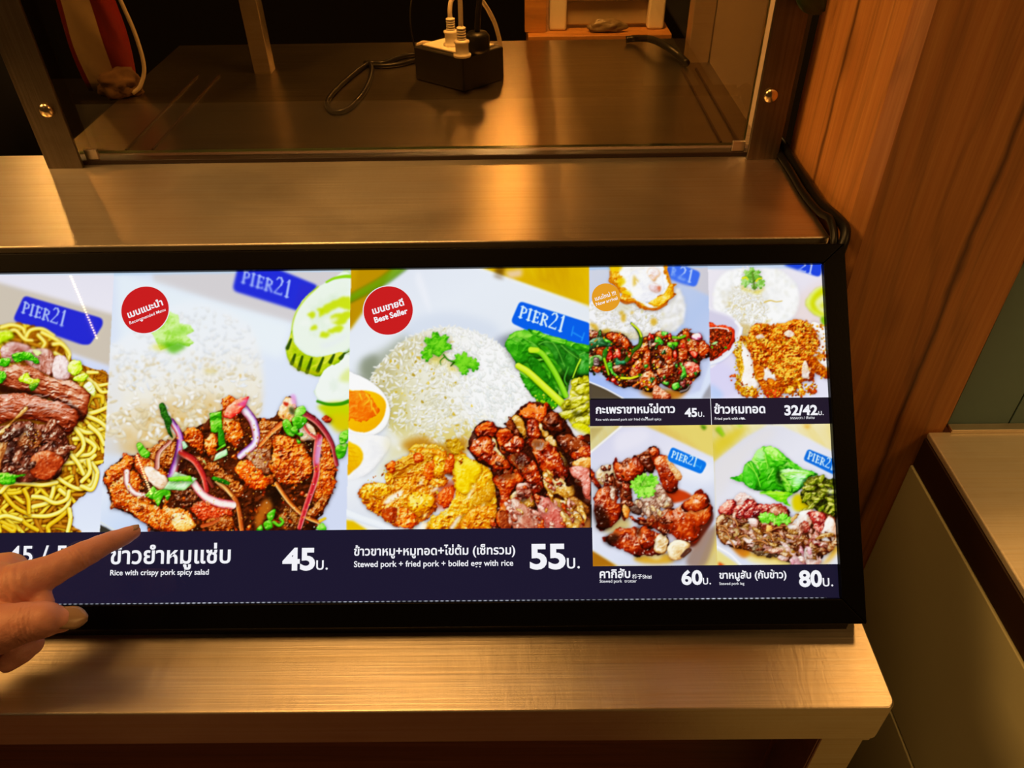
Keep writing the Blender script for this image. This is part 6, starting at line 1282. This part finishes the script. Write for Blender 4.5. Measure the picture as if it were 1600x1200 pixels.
# ---------------------------------------------------------------- the lit menu box
paint_menu()
ART = np.clip(IMG, 0, 1)
def uvpx(u, v, w=-.0043):
    """box-plane metres (arrays) -> reference pixels, to look a colour up in the drawing"""
    P = np.stack([u, BP0.y+BEV.y*v+BNV.y*w, BP0.z+BEV.z*v+BNV.z*w-CAM_Z], -1)
    f = P @ np.array(FW); return 800+1200*(P @ np.array(RT))/f, 600-1200*(P @ np.array(UP))/f
def pxuv(px, py, w=-.004):
    p = off(px, py, w); return p.x, (p-BP0-BNV*w).dot(BEV)
mb = thing('menu_light_box', (-.109, .30, LZ), 'long lit menu box in a black frame showing seven dishes, sloping above the counter', 'menu')
UL, UR, VB, VT = -.4260, .2080, 0.0, .2348; IL, IR, IB, IT = -.4110, .1940, .0148, .2222
def rail(a, b, c, d):
    bm = bmesh.new(); up = [bm.verts.new(bw(u, v, 0)) for u, v in (a, b, c, d)]; lo = [bm.verts.new(bw(u, v, -.0200)) for u, v in (a, b, c, d)]
    bm.faces.new(up); bm.faces.new(lo[::-1])
    for i in range(4): bm.faces.new((up[i], lo[i], lo[(i+1) % 4], up[(i+1) % 4]))
    bmesh.ops.recalc_face_normals(bm, faces=bm.faces); return obj('frame_rail', bm, M_black, mb, bevel=.0008)
rail((UL, VB), (UR, VB), (IR, IB), (IL, IB)); rail((UR, VB), (UR, VT), (IR, IT), (IR, IB)); rail((UR, VT), (UL, VT), (IL, IT), (IR, IT)); rail((UL, VT), (UL, VB), (IL, IB), (IL, IT))
def slabuv(name, u0, u1, v0, v1, w0, w1, m, parent=mb, bevel=0):
    bm = bmesh.new(); vs = [bm.verts.new(bw(u, v, w)) for u in (u0, u1) for v in (v0, v1) for w in (w0, w1)]
    for f in ((0, 1, 3, 2), (4, 6, 7, 5), (0, 4, 5, 1), (2, 3, 7, 6), (0, 2, 6, 4), (1, 5, 7, 3)): bm.faces.new([vs[i] for i in f])
    bmesh.ops.recalc_face_normals(bm, faces=bm.faces); return obj(name, bm, m, parent, bevel=bevel)
slabuv('back_box', UL+.008, UR-.008, .037, .212, -.050, -.0201, M_black)
boxobj('foot', UL+.008, UR-.0075, .2685, .300, LZ, LZ+.0108, M_black, mb, .0006)
def lit(name, c=None, strength=.94, rough=.022):
    m = mat(name, (.004, .004, .006), rough); b = m.node_tree.nodes['Principled BSDF']; b.inputs['Emission Strength'].default_value = strength; b.inputs['Specular IOR Level'].default_value = .3
    if c: b.inputs['Emission Color'].default_value = (*c, 1)
    else:
        a = m.node_tree.nodes.new('ShaderNodeAttribute'); a.attribute_name = 'print'; m.node_tree.links.new(a.outputs['Color'], b.inputs['Emission Color'])
    return m
M_navy = lit('navy_print', (.0105, .0085, .030)); M_navy2 = lit('dusky_navy_print', (.0165, .0105, .026)); M_print = lit('photo_print'); M_ink = lit('white_print', (.95, .95, 1.0)); M_redink = lit('red_print', (.62, .012, .014)); M_orange = lit('orange_print', (.83, .36, .018)); M_halo = lit('pale_print', (.86, .85, .9))
slabuv('menu_sheet', IL-.004, IR+.004, IB-.004, IT+.004, -.0090, -.0047, M_navy)
slabuv('caption_band', .0446, .1950, .1207, .1373, -.0047, -.00452, M_navy2)
ledm = lit('led_glow', (.8, .85, 1.0), .9); t_ = NT(ledm); wv = t_.n('ShaderNodeTexWave', wave_type='BANDS', bands_direction='X'); wv.inputs['Scale'].default_value = 95; wv.inputs['Distortion'].default_value = 1.5; t_.l(t_.coords(), 0, wv, 'Vector'); nz_ = t_.noise(t_.coords((4, 0, 0)), 3, 2)
nr = t_.ramp(nz_, 0, [(.38, (.12, .12, .12)), (.62, (1.0, 1.0, 1.0))]); mu = t_.n('ShaderNodeMath', operation='MULTIPLY'); t_.l(wv, 1, mu, 0); t_.l(nr, 0, mu, 1); t_.l(mu, 0, t_.b, 'Emission Strength')
slabuv('led_strip', -.30, .186, IB-.0004, IB+.0003, -.0047, -.0041, ledm)
def srgb2lin(a): return np.where(a <= .04045, a/12.92, ((a+.055)/1.055)**2.4)
def picture(u0, u1, v0, v1, step=.00042):
    nu, nv = int((u1-u0)/step)+1, int((v1-v0)/step)+1
    U, V = np.meshgrid(np.linspace(u0, u1, nu), np.linspace(v0, v1, nv)); U = U.ravel(); V = V.ravel()
    e = .0004; px, py = uvpx(np.clip(U, u0+e, u1-e), np.clip(V, v0+e, v1-e))
    x = np.clip((px-PX0)*PS-.5, 0, CW-1.001); y = np.clip((py-PY0)*PS-.5, 0, CH-1.001); ix = x.astype(int); iy = y.astype(int); fx = (x-ix)[:, None]; fy = (y-iy)[:, None]
    c = (ART[iy, ix]*(1-fx)+ART[iy, ix+1]*fx)*(1-fy)+(ART[iy+1, ix]*(1-fx)+ART[iy+1, ix+1]*fx)*fy
    co = np.stack([U, BP0.y+BEV.y*V+BNV.y*-.0043, BP0.z+BEV.z*V+BNV.z*-.0043], -1)
    i = np.arange((nu-1)*(nv-1)); r, k = i//(nu-1), i % (nu-1); a = r*nu+k; F4 = np.stack([a, a+1, a+nu+1, a+nu], -1)
    me = bpy.data.meshes.new('dish_picture'); me.vertices.add(len(co)); me.vertices.foreach_set('co', co.ravel().astype(np.float32))
    me.loops.add(F4.size); me.loops.foreach_set('vertex_index', F4.ravel().astype(np.int32)); me.polygons.add(len(F4)); me.polygons.foreach_set('loop_start', np.arange(0, F4.size, 4, dtype=np.int32)); me.polygons.foreach_set('loop_total', np.full(len(F4), 4, np.int32)); me.update(calc_edges=True)
    at = me.color_attributes.new('print', 'FLOAT_COLOR', 'POINT'); at.data.foreach_set('color', np.concatenate([srgb2lin(c), np.ones((len(c), 1))], 1).ravel().astype(np.float32))
    me.materials.append(M_print); return link(bpy.data.objects.new('dish_picture', me), mb)
PICS = {}
for k, q, lb in (('noodle', (-.4105, -.2590, .0583, .2226), 'printed photo of yellow noodles with sliced brown pork'), ('spicy', (-.2590, -.1066, .0583, .2226), 'printed photo of spicy pork salad with red onion, rice and cucumber'), ('set', (-.1066, .0446, .0583, .2226), 'printed photo of stewed pork, fried pork, egg and greens around a dome of rice'),
                 ('basil', (.0446, .1207, .1373, .2226), 'printed photo of stir fried basil pork with a fried egg on rice'), ('fried', (.1207, .1946, .1373, .2226), 'printed photo of garlic fried pork with rice and red dipping sauce'), ('trotter', (.0446, .1207, .0349, .1207), 'printed photo of glossy stewed pork trotter pieces'), ('leg', (.1207, .1946, .0349, .1207), 'printed photo of sliced stewed pork leg with bright greens')):
    PICS[k] = picture(*q); tag(PICS[k], lb)
for u0, u1, v0, v1 in ((.1203, .12055, .1207, .1373),): slabuv('divider', u0, u1, v0, v1, -.0045, -.0042, M_halo)

def textmesh(bm, s, px, py, wpx, hpx=None, bold=.012, mi=0, rot=0.0, w=-.0040, ox=None):
    """lettering: left end of the baseline at (px, py), wpx wide (reference pixels), laid flat on the sheet"""
    cu = bpy.data.curves.new('t', 'FONT'); cu.body = s; cu.size = 1; cu.offset = bold; cu.resolution_u = 4
    to = bpy.data.objects.new('t', cu); COL.objects.link(to); dg = bpy.context.evaluated_depsgraph_get(); dg.update()
    me = bpy.data.meshes.new_from_object(to.evaluated_get(dg)); bpy.data.objects.remove(to); bpy.data.curves.remove(cu)
    if not len(me.vertices): return
    co = np.empty(len(me.vertices)*3, np.float32); me.vertices.foreach_get('co', co); co = co.reshape(-1, 3)
    a = Vector(pxuv(px, py)); r = math.radians(rot)
    b = Vector(pxuv(px+wpx*math.cos(r), py-wpx*math.sin(r))); L = (b-a).length; th = math.atan2((b-a).y, (b-a).x) if rot else 0.0
    k = L/(co[:, 0].max()-co[:, 0].min()); ky = k
    if hpx: ky = (Vector(pxuv(px, py-hpx))-a).length/max(1e-6, np.percentile(co[:, 1], 100))
    x = (co[:, 0]-co[:, 0].min())*k; y = co[:, 1]*ky
    vs = [bm.verts.new(bw(a.x+xx*math.cos(th)-yy*math.sin(th), a.y+xx*math.sin(th)+yy*math.cos(th), w)) for xx, yy in zip(x, y)]
    for p in me.polygons:
        try: f = bm.faces.new([vs[i] for i in p.vertices]); f.material_index = mi
        except ValueError: pass
    bpy.data.meshes.remove(me)
def words(name, items, m=None, parent=mb):
    bm = bmesh.new()
    for it in items: textmesh(bm, *it[0:4], **(it[4] if len(it) > 4 else {}))
    o = obj(name, bm, m or M_ink, parent); return o
BH = 'บ.'
def price(n, x, y, w, h, bx, bwid): return words('price', [(n, x, y, w, dict(hpx=h, bold=.035)), (BH, bx, y, bwid, dict(bold=.006))])
words('dish_name', [('ข้าวยำหมูแซ่บ', 172, 881, 188, dict(bold=.02)), ('Rice with crispy pork spicy salad', 172, 899, 154, dict(bold=.014))]); price('45', 441, 890, 51, 34, 494, 18)
words('price', [('45 / 55', 12, 880, 112, dict(hpx=27, bold=.012))])
words('dish_name', [('ข้าวขาหมู+หมูทอด+ไข่ต้ม (เซ็ทรวม)', 553, 868, 252, dict(bold=.02)), ('Stewed pork + fried pork + boiled egg with rice', 553, 886, 249, dict(bold=.014))]); price('55', 828, 888, 56, 38, 886, 20)
words('dish_name', [('กะเพราขาหมไข่ดาว', 931, 646, 124, dict(bold=.03)), ('ู', 1008, 651, 4, dict(bold=.03)), ('Rice with stewed pork stir fried thai basil spicy.', 931, 657.5, 103, dict(bold=.004))]); price('45', 1070, 651, 19.5, 13.5, 1091, 9.5)
words('dish_name', [('ข้าวหมทอด', 1116, 646, 80, dict(bold=.03)), ('Fried pork with rice.', 1117, 656, 48, dict(bold=.004)), ('ู', 1158, 652, 4, dict(bold=.03))]); words('price', [('32/42', 1226, 648.5, 52, dict(hpx=15.5, bold=.035)), (BH, 1279, 648.5, 8, dict(bold=.006)), ('ธรรมดา / พิเศษ', 1235, 655, 38, dict(bold=.0))])
words('dish_name', [('คากิสับ', 937, 903, 48, dict(bold=.025)), ('柿子Shizi', 988, 904, 30, {}), ('Stewed pork  trotter', 937, 910.5, 58, dict(bold=.006))]); price('60', 1065, 913, 33, 22.5, 1098.5, 12.5)
words('dish_name', [('ขาหมูสับ (กับข้าว)', 1124, 904, 105, dict(bold=.025)), ('Stewed pork leg', 1124, 914, 39, dict(bold=.004))]); price('80', 1249, 916, 36, 25, 1286, 16)
def badge(parent, cx, cy, rx, m, items, ring=True):
    bm = bmesh.new(); c = Vector(pxuv(cx, cy)); r = (Vector(pxuv(cx+rx, cy))-c).length
    for rr, w, mi in (((r*1.035, -.00415, 2), (r, -.00410, 0)) if ring else ((r, -.00410, 0),)):
        bm.faces.new([bm.verts.new(bw(c.x+rr*math.cos(a), c.y+rr*math.sin(a), w)) for a in np.linspace(0, 2*math.pi, 64, endpoint=False)]).material_index = mi
    for it in items: textmesh(bm, *it[0:4], **dict(mi=1, **(it[4] if len(it) > 4 else {})))
    o = obj('badge', bm, [m, M_ink, M_halo], None); o.parent = parent; o.matrix_parent_inverse = Matrix(); return o
badge(PICS['spicy'], 226.5, 484, 37, M_redink, [('เมนแนะนำ', 201, 497, 58, dict(rot=21, bold=.03)), ('Recommended Menu', 203, 507, 60, dict(rot=21, bold=.008)), ('ู', 219, 500, 4, dict(rot=21, bold=.03))])
badge(PICS['set'], 606.5, 485, 38.5, M_redink, [('เมนขายดี', 583, 491, 51, dict(rot=16.5, bold=.03)), ('Best Seller', 586, 504.5, 54, dict(rot=16.5, bold=.03)), ('ู', 602, 494, 4, dict(rot=16, bold=.03))])
badge(PICS['basil'], 947, 464.5, 22.3, M_orange, [('เมนใหม่ !!!', 930.5, 470, 34, dict(rot=17, bold=.02)), ('New arrival', 932, 478, 35, dict(rot=17, bold=.012)), ('ู', 942, 471, 3, dict(rot=17, bold=.012))], False)

# ---------------------------------------------------------------- string of tiny lamps over the aisle, mirrored in the menu's glossy sheet
pts_ = []
for (x0, y0), (x1, y1), n in (((109, 428), (151, 528), 26), ((214, 712), (236, 771), 18)):
    for k in range(n):
        t = k/(n-1); p = off(x0+(x1-x0)*t, y0+(y1-y0)*t, -.0043); d = (p-EYE).normalized(); d = d-2*d.dot(BNV)*BNV; pts_.append(p+d*1.1)
ls = thing('string_lights', pts_[20], 'string of tiny warm lamps hanging over the aisle', 'string lights')
bm = bmesh.new()
for p in pts_: bmesh.ops.create_icosphere(bm, subdivisions=1, radius=.0019, matrix=Matrix.Translation(p))
o = obj('bulb', bm, lit('warm_bulb', (1.0, .72, .34), 60.0), ls, True); o['kind'] = 'stuff'
for q in (pts_[:26], pts_[26:]): bm = bmesh.new(); tube(bm, [p+Vector((0, 0, .004)) for p in q], .001, 6, 1); obj('cable', bm, M_rubber, ls)
